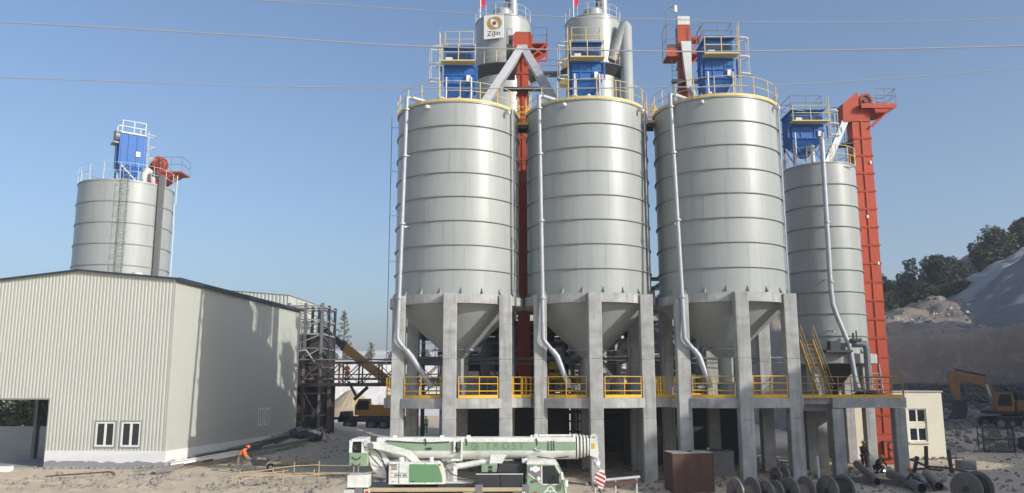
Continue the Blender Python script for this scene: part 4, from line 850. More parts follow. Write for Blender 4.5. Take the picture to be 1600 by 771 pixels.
# ---------------------------------------------------------------- cream building on the right
def cream_building():
    t = thing('rendered_building', 'small flat roofed cream building with white windows behind the red elevator', 'building', (22.4, 58.1, 0)); W, D, H = 7.35, 9.5, 4.52
    wx0, wx1, wz0, wz1 = 4.95, 6.2, 1.18, 3.4
    mb = MB(); mb.box(0,wx0,0,.24,-.4,H); mb.box(wx1,W,0,.24,-.4,H); mb.box(wx0,wx1,0,.24,-.4,wz0); mb.box(wx0,wx1,0,.24,wz1,H); mb.box(wx0,wx1,.08,.24,2.15,2.45); mb.build('front_wall', M['cream'], t)
    mb = MB(); mb.box(0,.24,.241,D,-.4,H-.002); mb.build('side_wall', M['greywall'], t)  # grey in place of cream paints the shade on this left wall
    mb = MB(); mb.box(W-.24,W,.241,D,-.4,H-.002); mb.box(.241,W-.241,D-.24,D,-.4,H-.002); mb.build('rear_wall', M['cream'], t)
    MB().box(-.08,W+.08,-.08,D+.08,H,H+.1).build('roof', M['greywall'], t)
    window(t, wx0+.01, wx1-.01, wz0+.01, 2.14, .14, wide=.08); window(t, wx0+.01, wx1-.01, 2.46, wz1-.01, .14, wide=.08)
    MB().box(wx0-.12,wx1+.12,-.14,.0,wz0-.12,wz0-.005).build('sill', M['cream'], t)
    mb = MB(); mb.box(3.75,4.6,-.3,-.02,.3,3.3); mb.build('door_panel', M['greywall'], t)
cream_building()

# ---------------------------------------------------------------- far silo beyond the warehouse roof
def far_silo():
    t = thing('silo', 'grey silo standing alone beyond the warehouse roof at left, with caged ladder', 'silo', (-38.35, 80, 0)); r, zt, bh = 4.33, 24.35, 2.02
    for k in range(12): MB().lathe([(r,zt-(k+1)*bh),(r,zt-k*bh)],80).build('shell_course', M['silo'], t)
    for k in range(1,12): MB().arc(r-.03,r+.07,zt-k*bh-.05,zt-k*bh+.05,n=80).build('hoop', M['hoop'], t)
    MB().lathe([(r+.06,zt-.05),(r+.06,zt+.1),(.5,zt+.4),(.02,zt+.4)],64).build('roof', M['silo'], t)
    roof_rail(t, r+.03, zt+.08, 18, M['lightsteel'], 1.65, rim=False)
    mb = MB(); x, y = pol(r+.25, R(-66))[:2]; ladder(mb,(x,y,1),(x,y,zt+1.6),.55,(.9,.43,0),.35,.035); mb.build('ladder', M['hoop'], t)
    mb = MB()
    for k in range(22): mb.tube([(x+.42*math.cos(a),y-.02-.75*math.sin(a),zt-k*1.0) for a in [PI*i/8 for i in range(9)]],.022,5)
    for a in (.25,.5,.75): q = (x+.42*math.cos(a*PI), y-.02-.75*math.sin(a*PI)); mb.cyl((*q,zt-20),(*q,zt),.018,n=4)
    mb.build('ladder_cage', M['hoop'], t)
    mb = MB(); x, y = pol(r+.35, R(-24))[:2]; mb.beam((x,y,.5),(x,y,zt+.9),.42,.42); mb.beam((x,y,zt+.75),(x-1.1,y+.7,zt+1.3),.5,.5); mb.build('down_duct', M['pipe'], t)
    mb = MB(); mb.tube([(r+.25,.9,zt+1.7),(r+.25,.9,zt-1.2),(r+.1,.9,zt-1.4),(r+.2,.9,zt-4),(r+.2,.9,8)],.06,6); mb.build('riser_pipe', M['lightsteel'], t)
    c = thing('dust_collector', 'blue dust collector with white rail and grey fan on the far left silo', 'dust collector', (-37.5, 78.8, 24.5), R(38), 'blue dust collectors'); h, d, zb, H = 1.08, 2.0, 2.0, 5.2
    MB().box(-h,h,0,d,zb,H).build('casing', M['blue'], c); mb = MB(); mb.rings([[(-.3,d/2-.3,.6),(.3,d/2-.3,.6),(.3,d/2+.3,.6),(-.3,d/2+.3,.6)],[(-h,0,zb),(h,0,zb),(h,d,zb),(-h,d,zb)]]); mb.build('hopper', M['blue'], c)
    mb = MB(); [mb.box(x-.06,x+.06,-.07,-.002,zb,H) for x in (-1.2,-.4,.4,1.2)]; [mb.box(-h-.07,-h-.002,y-.06,y+.06,zb,H) for y in (.1,.8,1.5,2.2)]; mb.build('stiffener', M['blue'], c)
    MB().box(-h-.1,h+.1,-.1,d+.1,H,H+.12).build('lid', M['lightsteel'], c)
    for x in (-h+.06,h-.06):
        for y in (.06,d-.06): MB().beam((x,y,0),(x,y,zb),.13).build('leg', M['blue'], c)
    mb = MB(); mb.beam((-h,.05,.1),(-h,d-.1,zb),.08); mb.beam((-h+.1,0,zb),(h-.1,0,.1),.08); mb.build('brace', M['lightsteel'], c)
    rail(MB(), [(-h,0,H+.12),(0,0,H+.12),(h,0,H+.12),(h,d,H+.12),(-h,d,H+.12)], 1.2, (.6,), .035, closed=True).build('top_rail', M['white'], c)
    mb = MB(); mb.cyl((-h-.55,.5,4.9),(-h-.05,.5,4.9),.55,n=20); mb.box(-h-.7,-h-.1,.1,1.4,4.15,4.3); mb.build('fan', M['midsteel'], c); MB().tube([(-h-.3,.5,5.3),(-h-.3,1.1,5.4),(-h+.3,1.4,5.3)],.26,10).build('fan_duct', M['lightsteel'], c)
    mb = MB(); ladder(mb,(h+.5,.9,.3),(h+.5,.9,H+.8),.5,(0,1,0),.35,.03); [mb.tube([(h+.5+.8*math.sin(a),.9+.45*math.cos(a),z) for a in [PI*i/8 for i in range(9)]],.04,6) for z in (3.2,4.4,5.6)]; mb.build('caged_ladder', M['lightsteel'], c)
    mb = MB(); mb.tube([(1.1,-.5,.1),(1.1,-.5,1.2),(1.4,-.4,1.7),(1.9,-.1,1.5),(2.1,.2,.4)],.28,10); mb.build('outlet_pipe', M['lightsteel'], c)
    MB().box(.3,.7,-.11,-.08,3.0,3.5).build('white_plate', M['white'], c)
    e = thing('bucket_elevator', 'orange red bucket elevator head behind the far left silo', 'bucket elevator', (-36.6, 82.0, 0)); elevator_shaft(e, 1.15, 1.0, .3, 25.3, 12)
    MB().prism([(-.65,25.3),(-.65,27.3),(.1,28.4),(.75,28.3),(.75,25.3)],-.1,1.1).build('head_casing', M['red'], e); MB().cyl((.3,-.4,27.7),(.3,1.4,27.7),.5,n=20).build('drum_cover', M['red'], e)
    mb = MB(); mb.box(.76,3.0,-.6,1.6,26.5,26.65); mb.rings([[(.76,-.3,25.5),(.9,-.3,25.5),(.9,1.3,25.5),(.76,1.3,25.5)],[(.76,-.5,26.49),(2.4,-.5,26.49),(2.4,1.5,26.49),(.76,1.5,26.49)]]); mb.build('drive_deck', M['red'], e)
    rail(MB(), [(.8,-.58,26.65),(1.9,-.58,26.65),(2.98,-.58,26.65),(2.98,1.58,26.65)], 1.5, (.75,), .03).build('deck_rail', M['midsteel'], e)
    mb = MB(); mb.lathe([(.5,-.05),(.58,-.05),(.58,.05),(.5,.05)],24,closed_prof=True).tf(Matrix.Translation((.9,-.45,27.4)) @ Matrix.Rotation(R(90),4,'X')); mb.build('drive_wheel', M['brownsteel'], e)
far_silo()
# ---------------------------------------------------------------- vehicles
def wheel(t, x, y, z, r, wd, rim='lightsteel', n=24):
    o = MB().lathe([(r*.62,-wd/2),(r*.93,-wd/2),(r,-wd/2+.05),(r,wd/2-.05),(r*.93,wd/2),(r*.62,wd/2)], n).tf(Matrix.Rotation(R(90),4,'X')).build('wheel', M['rubber'], t, (x,y,z))
    MB().lathe([(.02,-wd*.3),(r*.3,-wd*.34),(r*.32,-wd*.15),(r*.6,-wd*.2),(r*.63,-wd*.45)], n).tf(Matrix.Rotation(R(-90),4,'X')).build('rim', M[rim], o)
    return o
def boom_prof(h, b):                                   # rounded-bottom hexagonal boom section, YZ
    return [(-b/2,h*.62),(-b/2+.05,h*.99),(-b/2+.09,h),(b/2-.09,h),(b/2-.05,h*.99),(b/2,h*.62),(b/2,h*.36),(b*.36,h*.12),(b*.16,0),(-b*.16,0),(-b*.36,h*.12),(-b/2,h*.36)]
def white_crane():
    t = thing('truck_crane', 'white and green truck crane parked in front of the big silos, boom laid flat', 'crane truck', (-1.5, 35.25, -.15), R(0)); X = 1.5
    def PZ(x): return x+X
    # carrier
    MB().box(PZ(-6.3), PZ(2.1), -.95, .95, .62, .98).build('chassis', M['darksteel'], t)
    mb = MB(); mb.box(PZ(-6.2), PZ(.42), -1.22, 1.22, 1.0, 1.13); mb.build('deck', M['midsteel'], t)
    MB().box(PZ(-5.75), PZ(.40), -1.25, -1.222, 1.02, 1.17).build('deck_edge', M['tan'], t)
    for x in (-5.3, -3.9, -.9, 1.35):
        for y in (-1.02, 1.02): wheel(t, PZ(x), y, .56, .56, .38)
    for x0, x1, z0, z1, mm in ((-3.2,-2.1,.45,.95,'midsteel'),(-2.0,-1.5,.5,.98,'lightsteel'),(-4.75,-4.45,.5,.95,'midsteel'),(.0,.38,.5,1.0,'midsteel')):
        MB().cbox(PZ(x0),PZ(x1),-1.2,-.8,z0,z1).build('locker', M[mm], t)
    for x in (-6.15, -1.35, .52):
        mb = MB(); mb.cbox(PZ(x)-.16,PZ(x)+.16,-1.26,-.9,.42,1.28); mb.build('outrigger_leg', M['midsteel'], t)
    mb = MB(); mb.box(PZ(-5.92),PZ(-5.68),-1.27,-1.2,.6,1.12); mb.build('tail_panel', M['lightsteel'], t); MB().box(PZ(-5.86),PZ(-5.74),-1.29,-1.272,.82,1.05).build('tail_light', M['warnred'], t)
    for x in (.4, .86): MB().box(PZ(x)-.03,PZ(x)+.1,-1.29,-1.26,.75,1.0).build('reflector', M['warnred'] if x > .5 else M['white'], t)
    # box on the rear deck
    mb = MB(); mb.cbox(PZ(-6.6),PZ(-5.75),-1.3,-.35,1.18,1.66,.02); mb.build('stowage_box', M['cwhite'], t)
    MB().cbox(PZ(-6.75),PZ(-6.3),-1.25,-.5,.55,1.1,.02).build('stowage_box', M['lightsteel'], t)
    # turntable and superstructure
    MB().cyl((PZ(-4.0),.1,1.13),(PZ(-4.0),.1,1.3),.95,n=32).build('turntable', M['darksteel'], t)
    prof = [(PZ(-4.95),1.3),(PZ(-2.72),1.3),(PZ(-2.72),1.6),(PZ(-2.86),2.0),(PZ(-3.0),2.14),(PZ(-4.95),2.16)]
    MB().prism(prof, -1.22, -.32).build('engine_housing', M['cwhite'], t)
    pn = [(PZ(-4.13),1.37),(PZ(-2.80),1.38),(PZ(-2.82),1.62),(PZ(-2.95),1.97),(PZ(-3.05),2.07),(PZ(-4.13),2.08)]
    MB().prism(pn, -1.232, -1.222).build('green_panel', M['cgreen'], t)
    for z, a, b in ((1.72,-4.88,-4.2),(1.57,-4.88,-4.2)): MB().box(PZ(a),PZ(b),-1.229,-1.223,z,z+.02).build('pinstripe', M['letter'], t)
    mb = MB()
    for k in range(9): 
        if k != 5: mb.box(PZ(-4.72)+k*.055,PZ(-4.72)+k*.055+.038,-1.228,-1.223,1.62,1.68)
    mb.build('small_print', M['darksteel'], t, kind='stuff')
    mb = MB(); mb.box(PZ(-4.84),PZ(-4.72),-1.228,-1.223,1.4,1.42); mb.build('latch', M['darksteel'], t); MB().box(PZ(-4.05),PZ(-3.92),-1.238,-1.233,1.4,1.43).build('latch', M['darksteel'], t)
    for x in (-4.55,-3.5): MB().box(PZ(x)-.012,PZ(x)+.012,-1.2235,-1.2205,1.34,2.12).build('panel_gap', M['black'], t)
    for k in range(5): MB().box(PZ(-4.85),PZ(-4.62),-1.229,-1.221,1.86+.05*k,1.885+.05*k).build('vent_slot', M['darksteel'], t)
    for pts in ([(-5.7,-.72,2.7),(-5.4,-.78,2.45),(-5.25,-.7,2.1),(-5.1,-.7,1.7)],[(-5.9,-.75,2.5),(-5.6,-.85,2.2),(-5.35,-.72,1.9)],[(-2.7,-.7,1.9),(-2.5,-.75,1.65),(-2.1,-.6,1.5),(-1.5,-.7,1.45)],[(-2.75,-.5,2.0),(-2.4,-.6,2.12),(-1.9,-.5,2.1)],[(-5.2,-.44,2.95),(-4.4,-.45,2.9),(-3.6,-.45,2.86),(-2.6,-.46,2.9)],[(1.0,-.44,2.3),(1.6,-.45,2.22),(2.3,-.45,2.3)]):
        MB().tube([(PZ(a),b,c) for a,b,c in pts],.022,6).build('hydraulic_hose', M['black'], t)
    for x in (-2.98,-4.9): MB().box(PZ(x),PZ(x)+.1,-1.24,-1.222,2.02,2.09).build('marker_lamp', M['machine'], t)
    MB().box(PZ(-5.1),PZ(-4.97),-.9,-.3,1.35,2.0).build('grille', M['darksteel'], t)
    MB().box(PZ(-4.9),PZ(-2.8),.35,1.15,1.3,2.0).build('winch_housing', M['cwhite'], t)
    # turret plates
    pl = [(-5.9,2.75),(-5.78,2.05),(-5.6,1.75),(-5.25,2.02),(-4.95,1.45),(-4.9,2.15),(-5.25,2.55)]
    pl = [(-5.92,2.74),(-5.80,2.02),(-5.62,1.72),(-4.96,1.36),(-4.955,2.1),(-5.3,2.5)]
    for y in (-.62, .5): MB().prism([(PZ(a),b) for a,b in pl], y-.06, y+.06).build('turret_plate', M['cwhite'], t)
    arm = [(-5.95,2.62),(-5.8,2.92),(-5.45,2.94),(-4.12,2.56),(-3.76,2.16),(-4.06,2.16),(-4.33,2.39),(-5.8,2.72)]
    MB().prism([(PZ(a),b) for a,b in arm], -.98, -.70).build('counterweight_arm', M['cwhite'], t)
    mb = MB(); mb.cyl((PZ(-5.75),-1.02,2.78),(PZ(-5.75),-.66,2.78),.13,n=14); mb.build('pivot_pin', M['midsteel'], t)
    # winch and counterweight at the tail
    MB().cbox(PZ(-6.62),PZ(-5.85),-1.0,.9,1.98,2.5,.04).build('counterweight', M['palegreen'], t)
    for x in (-6.3,):
        for z in (2.1, 2.36):
            mb = MB(); mb.tube([(PZ(x)+.16*math.cos(a),-1.02,z+.1*math.sin(a)) for a in [R(180+22.5*k) for k in range(9)]],.022,6); mb.build('lifting_eye', M['darksteel'], t)
    mb = MB(); mb.box(PZ(-6.62),PZ(-6.54),-.95,.7,2.505,3.0); mb.box(PZ(-6.53),PZ(-6.05),-.95,.7,2.95,3.05); mb.beam((PZ(-6.58),-.9,2.5),(PZ(-6.5),-.9,3.0),.06); mb.box(PZ(-6.12),PZ(-6.04),-.95,.7,2.505,2.94); mb.build('winch_frame', M['cwhite'], t)
    mb = MB(); mb.cyl((PZ(-6.32),-.75,2.74),(PZ(-6.32),.6,2.74),.18,n=20); mb.build('winch_drum', M['darksteel'], t)
    mb = MB(); mb.cyl((PZ(-5.95),-.9,2.6),(PZ(-5.95),-.55,2.6),.12,n=12); mb.cyl((PZ(-5.98),-.95,2.88),(PZ(-5.98),-.6,2.88),.1,n=12); mb.build('hydraulic_motor', M['lightsteel'], t)
    for x, z, r_ in ((-4.5,2.2,.13),(-4.25,2.2,.1),(-3.3,2.2,.09)):
        MB().cyl((PZ(x),-.8,2.13),(PZ(x),-.8,z+.12),r_,n=12).build('filler_cap', M['cwhite'], t)
    # boom: base section, nested collars, head
    b0, b1 = -5.6, 2.62; zb = 2.17; h = .90
    mb = MB(); mb.rings([[(PZ(x), y+.0, zb+z) for y, z in boom_prof(h, .82)] for x in (b0, b1)]); mb.build('boom', M['cwhite'], t)
    MB().box(PZ(-5.2),PZ(2.6),-.418,-.411,zb+.37,zb+.72).build('boom_stripe', M['palegreen'], t)
    for k, x in enumerate((2.66,2.81,2.95,3.09)):
        q = 1-.07*k
        mb = MB(); mb.rings([[(PZ(a), y*q, zb+.02*k+h*(1-q)*.3+z*q) for y, z in boom_prof(h*1.05, .9)] for a in (x, x+.07)]); mb.build('boom_collar', M['cwhite'], t)
        mb = MB(); mb.rings([[(PZ(a), y*q*.86, zb+.06+.02*k+h*(1-q)*.3+z*q*.86) for y, z in boom_prof(h, .82)] for a in (x+.071, x+.145)]); mb.build('boom_section', M['midsteel'], t)
        MB().box(PZ(x)-.01,PZ(x)+.05,-.3,.3,zb+.9,zb+1.0-.02*k).build('collar_lug', M['cwhite'], t)
    mb = MB(); mb.prism([(PZ(3.2),2.32),(PZ(3.5),2.22),(PZ(3.56),2.4),(PZ(3.52),2.9),(PZ(3.45),3.02),(PZ(3.2),3.0)],-.3,-.24); mb.build('boom_head', M['cwhite'], t)
    mb = MB(); mb.prism([(PZ(3.2),2.32),(PZ(3.5),2.22),(PZ(3.56),2.4),(PZ(3.52),2.9),(PZ(3.45),3.02),(PZ(3.2),3.0)],.24,.3); mb.build('boom_head', M['cwhite'], t)
    MB().box(PZ(3.2),PZ(3.45),-.238,.238,2.4,2.95).build('head_block', M['lightsteel'], t)
    MB().box(PZ(3.26),PZ(3.39),-.312,-.302,2.6,2.82).build('warning_plate', M['yellow'], t)
    for z, x in ((3.04,3.38),(2.2,3.44)):
        for y in (-.12, .12): MB().lathe([(.06,-.05),(.14,-.05),(.10,0),(.14,.05),(.06,.05)],18,closed_prof=True).tf(Matrix.Translation((PZ(x),y,z)) @ Matrix.Rotation(R(90),4,'X')).build('sheave', M['lightsteel'], t)
    mb = MB(); mb.cyl((PZ(1.1),-.25,zb+.96),(PZ(2.6),-.25,zb+.96),.05,n=8); mb.box(PZ(.9),PZ(1.05),-.35,-.15,zb+.9,zb+1.02); mb.box(PZ(2.5),PZ(2.62),-.35,-.15,zb+.9,zb+1.02); mb.build('hose_reel_arm', M['cwhite'], t)
    for x in (-4.95,-3.0,-1.9,.75): MB().box(PZ(x),PZ(x)+.16,-.3,-.12,zb+.9,zb+.98).build('rope_guide', M['cwhite'], t)
    for x in (-3.6, -1.92, .98): MB().tube([(PZ(x),-.4,zb+.86),(PZ(x)+.04,-.43,zb+.7),(PZ(x)+.02,-.43,zb+.58)],.025,6).build('hose', M['darksteel'], t)
    mb = MB(); mb.box(PZ(-2.42),PZ(-2.34),-.5,-.42,zb+.32,zb+.78); mb.box(PZ(-2.12),PZ(-2.05),-.52,-.42,zb-.02,zb+.8); mb.box(PZ(-2.5),PZ(-2.1),-.5,-.42,zb-.08,zb+.05); mb.build('jib_bracket', M['cwhite'], t)
    mb = MB(); mb.cyl((PZ(-2.25),-.52,zb+.45),(PZ(-2.25),-.42,zb+.7),.08,n=10); mb.box(PZ(-2.35),PZ(-2.2),-.47,-.421,zb+.3,zb+.72); mb.build('jib_catch', M['darksteel'], t)
    for x in (1.45,1.58,1.68): MB().box(PZ(x),PZ(x)+.035,-.435,-.42,zb+.36,zb+.76).build('jib_stop', M['darksteel'], t)
    mb = MB(); mb.tube([(PZ(.9),-.45,zb+.45),(PZ(1.05),-.47,zb+.36),(PZ(1.2),-.47,zb+.42),(PZ(1.12),-.47,zb+.3),(PZ(.85),-.46,zb+.28)],.03,6); mb.build('jib_hook', M['lightsteel'], t)
    for x in (-3.55,): MB().box(PZ(x),PZ(x)+.22,-.47,-.42,zb+.42,zb+.5).build('jib_catch', M['darksteel'], t)
    # lettering on the stripe: round emblem then TROST
    text_mesh('TROST', .37, M['letter'], .006, parent=t, Mx=Matrix.Translation((PZ(-.32),-.421,zb+.545)) @ XZ @ Matrix.Scale(1.1,4,(1,0,0)), spacing=1.45)
    mb = MB(); mb.lathe([(.105,-.003),(.15,-.003),(.15,.003),(.105,.003)],24,closed_prof=True); mb.tf(Matrix.Translation((PZ(-1.55),-.421,zb+.545)) @ Matrix.Rotation(R(90),4,'X')); mb.box(PZ(-1.57),PZ(-1.47),-.424,-.419,zb+.5,zb+.57); mb.build('emblem', M['letter'], t)
    # boom support plates, luffing cylinder, rest
    for y in (-.3, .3):
        MB().prism([(PZ(-.95),2.02),(PZ(-.86),2.62),(PZ(-.80),2.62),(PZ(-.25),2.35),(PZ(-.42),2.03)], y-.05, y+.05).build('cylinder_bracket', M['cwhite'], t)
    MB().cyl((PZ(-2.75),-.1,1.82),(PZ(-.75),-.1,2.12),.13,n=16).build('luffing_cylinder', M['cwhite'], t)
    MB().box(PZ(-2.42),PZ(-2.28),-.5,-.2,1.3,1.95).build('cylinder_stand', M['cwhite'], t); MB().box(PZ(-2.75),PZ(-1.6),-.8,-.3,1.28,1.34).build('walkboard', M['lightsteel'], t)
    MB().cbox(PZ(-1.26),PZ(-.62),-.9,-.3,1.72,2.02,.02).build('hose_box', M['palegreen'], t)
    for z in (1.78,1.92): MB().box(PZ(-.98),PZ(-.82),-.912,-.901,z-.05,z+.05).build('hose_clip', M['darksteel'], t)
    MB().cbox(PZ(-1.46),PZ(-.52),-1.15,.8,1.14,1.68,.03).build('front_cover', M['black'], t); MB().cbox(PZ(-.51),PZ(.42),-1.15,.8,1.14,1.69,.03).build('front_cover', M['black'], t)
    MB().prism([(PZ(-.62),1.71),(PZ(.42),1.71),(PZ(.42),2.03),(PZ(-.5),2.03)],-.95,.7).build('engine_cover', M['black'], t)
    mb = MB(); mb.box(PZ(-1.46),PZ(.43),-1.165,-1.151,1.66,1.7); mb.build('cover_trim', M['lightsteel'], t)
    MB().box(PZ(.43),PZ(.53),-.75,-.6,1.1,2.3).build('rest_post', M['darksteel'], t); MB().cbox(PZ(.38),PZ(.6),-.8,-.5,2.06,2.25,.02).build('rest_pad', M['white'], t)
    # cab
    cabp = [(PZ(.58),.62),(PZ(2.22),.62),(PZ(2.24),.95),(PZ(2.14),1.45),(PZ(1.82),2.1),(PZ(.58),2.12)]
    MB().prism(cabp, -1.22, .95).build('cab', M['palegreen'], t)
    roof = [(PZ(.56),2.06),(PZ(1.86),2.04),(PZ(1.74),2.19),(PZ(1.66),2.22),(PZ(.6),2.2)]
    MB().prism(roof, -1.25, .98).build('cab_roof', M['cwhite'], t)
    MB().prism([(PZ(1.2),1.32),(PZ(1.86),1.30),(PZ(1.86),1.62),(PZ(1.66),2.0),(PZ(1.2),2.0)],-1.236,-1.221).build('door_window', M['glass'], t)
    MB().prism([(PZ(.62),1.74),(PZ(1.1),1.40),(PZ(1.15),1.40),(PZ(1.15),2.0),(PZ(.62),2.0)],-1.236,-1.221).build('side_window', M['midsteel'], t)
    MB().prism([(PZ(2.215),1.12),(PZ(2.225),1.12),(PZ(2.16),1.44),(PZ(1.875),2.03),(PZ(1.865),2.03),(PZ(2.135),1.45)],-1.1,.85).tf(Matrix.Translation((.012,0,.004))).build('windscreen', M['glass'], t)
    mb = MB(); mb.beam((PZ(1.72),-1.236,2.04),(PZ(2.05),-1.236,1.45),.07,.03,up=(0,1,0)); mb.beam((PZ(2.05),-1.236,1.45),(PZ(2.14),-1.236,.95),.07,.03,up=(0,1,0)); mb.build('pillar_trim', M['cwhite'], t)
    mb = MB(); mb.box(PZ(1.14),PZ(1.19),-1.245,-1.222,1.28,2.02); mb.box(PZ(1.19),PZ(1.88),-1.245,-1.222,1.26,1.30); mb.beam((PZ(.62),-1.24,1.7),(PZ(1.14),-1.24,1.33),.05,.02,up=(0,1,0)); mb.build('window_trim', M['cwhite'], t)
    mb = MB(); mb.cyl((PZ(.92),-1.25,1.88),(PZ(.92),-1.05,1.88),.13,n=14); mb.box(PZ(.7),PZ(1.1),-1.252,-1.238,1.82,1.95); mb.build('work_lamp', M['white'], t); MB().ball((PZ(1.02),-1.26,1.5),.09,12,8).build('work_lamp', M['white'], t)
    mb = MB(); mb.beam((PZ(1.95),-1.22,1.72),(PZ(1.98),-1.45,1.72),.03); mb.cbox(PZ(1.9),PZ(2.0),-1.6,-1.42,1.5,1.78,.02); mb.beam((PZ(2.1),-1.22,1.5),(PZ(2.15),-1.4,1.45),.03); mb.cbox(PZ(2.06),PZ(2.2),-1.5,-1.38,1.2,1.48,.03); mb.build('mirror', M['cwhite'], t)
    MB().box(PZ(.72),PZ(.84),-1.234,-1.222,1.35,1.42).build('handle', M['darksteel'], t)
    tri = [(1.15,.82),(1.85,.82),(1.5,1.24)]
    mb = MB()
    for a, b in zip(tri, tri[1:]+tri[:1]): mb.beam((PZ(a[0]),-1.232,a[1]),(PZ(b[0]),-1.232,b[1]),.05,.014,up=(0,1,0))
    mb.beam((PZ(1.32),-1.232,1.03),(PZ(1.68),-1.232,1.03),.04,.012,up=(0,1,0)); mb.beam((PZ(1.5),-1.232,.82),(PZ(1.5),-1.232,1.03),.04,.012,up=(0,1,0)); mb.build('door_emblem', M['white'], t)
    mb = MB(); mb.cbox(PZ(2.1),PZ(2.3),-1.25,1.0,.5,.9,.03); mb.build('bumper', M['cwhite'], t)
    for k in range(3): MB().prism([(PZ(2.1)+.07*k,.62),(PZ(2.13)+.07*k,.62),(PZ(2.16)+.07*k,.88),(PZ(2.13)+.07*k,.88)],-1.262,-1.252).build('warning_stripe', M['warnred'], t)
white_crane()
def hook_block():
    t = thing('hook_block', 'red and white striped hook block hanging at the boom tip of the white crane', 'crane hook', (3.58, 34.9, .87))
    pl = [(-.24,.5),(-.05,.74),(.16,.74),(.24,.42),(.1,.0),(-.06,.02)]
    for y in (-.16, .10): MB().prism(pl, y, y+.05).build('cheek_plate', M['white'], t)
    for k in range(4):
        z = .02+.19*k; mb = MB(); q = [(-.235+.05*abs(k-2),z+.13),(-.235+.05*abs(k-2),z+.22),(.20,z+.02),(.20,z-.07)]
        q = [(max(-.2,a),min(.72,max(.03,b))) for a,b in q]
        mb.prism(q, -.168, -.161); mb.build('stripe', M['warnred'], t)
    MB().cyl((0,-.1,.45),(0,.1,.45),.2,n=20).build('sheave', M['darksteel'], t)
    mb = MB()
    for k in range(9): 
        a = k*1.3; mb.tube([(-.05+.05*math.sin(a),-.05+.03*math.cos(a),.74+.05*k),(-.04+.06*math.cos(a),-.05,.78+.05*k),(-.05,.0,.82+.05*k)],.03,6)
    mb.build('rope', M['lightsteel'], t); MB().ball((-.12,-.1,.98),.13,10,7).build('rope_weight', M['white'], t)
    mb = MB(); mb.tube([(-.02,0,.02),(-.03,0,-.1),(.06,0,-.2),(.0,0,-.3),(-.12,0,-.24)],.045,8); mb.build('hook', M['darksteel'], t)
hook_block()
def yellow_crane():
    t = thing('truck_crane', 'yellow truck crane with dark tip boom raised, behind the pipe bridge', 'crane truck', (-15.0, 95, .35)); o = Vector((15.0,0,-.35))
    a, b, c = Vector((-10.6,0,2.9))+o, Vector((-19.2,0,9.45))+o, Vector((-22.2,0,11.9))+o
    MB().beam(a, b, .9, .98).build('boom', M['machine'], t); MB().beam(b, c, .6, .7).build('boom_tip', M['black'], t)
    mb = MB(); mb.beam(b-Vector((-.1,0,-.1)), b+Vector((-.3,0,.24)), 1.0, 1.1); mb.build('boom_collar', M['darksteel'], t)
    MB().box(c.x-.9,c.x+.1,-.3,.3,c.z-1.3,c.z-.9).build('boom_head', M['darksteel'], t)
    MB().cyl((-2.9,-.2,3.2),(-1.4,-.2,4.6),.2,n=12).build('luffing_cylinder', M['darksteel'], t); MB().cyl((-3.6,-.1,5.2),(-2.7,-.1,3.6),.16,n=12).build('luffing_cylinder', M['darksteel'], t)
    MB().box(-4.4,4,-1.2,1.2,.75,1.35).build('chassis', M['black'], t)
    MB().cbox(-2.2,1.8,-1.2,1.2,1.4,2.6).build('superstructure', M['machine'], t)
    MB().prism([(-2.6,1.5),(-.9,1.5),(-.9,3.3),(-2.2,3.3),(-2.6,2.5)],-1.25,-.4).build('cab', M['machine'], t)
    MB().prism([(-2.45,2.1),(-1.05,2.1),(-1.05,3.1),(-2.15,3.1),(-2.45,2.5)],-1.27,-1.252).build('cab_window', M['glass'], t)
    MB().prism([(-4.5,.8),(-3.2,.8),(-3.2,1.9),(-4.2,1.9)],-1.2,1.2).build('driver_cab', M['black'], t)
    for x in (-3.3,-.8,.6,2.6):
        for y in (-1.05,1.05): wheel(t, x, y, .55, .58, .4, 'midsteel')
    mb = MB(); mb.box(-9.6,-4.5,-.5,.5,1.0,1.25); mb.beam((-9.2,0,0),(-9.2,0,1.1),.2); mb.build('tow_frame', M['darksteel'], t)
yellow_crane()
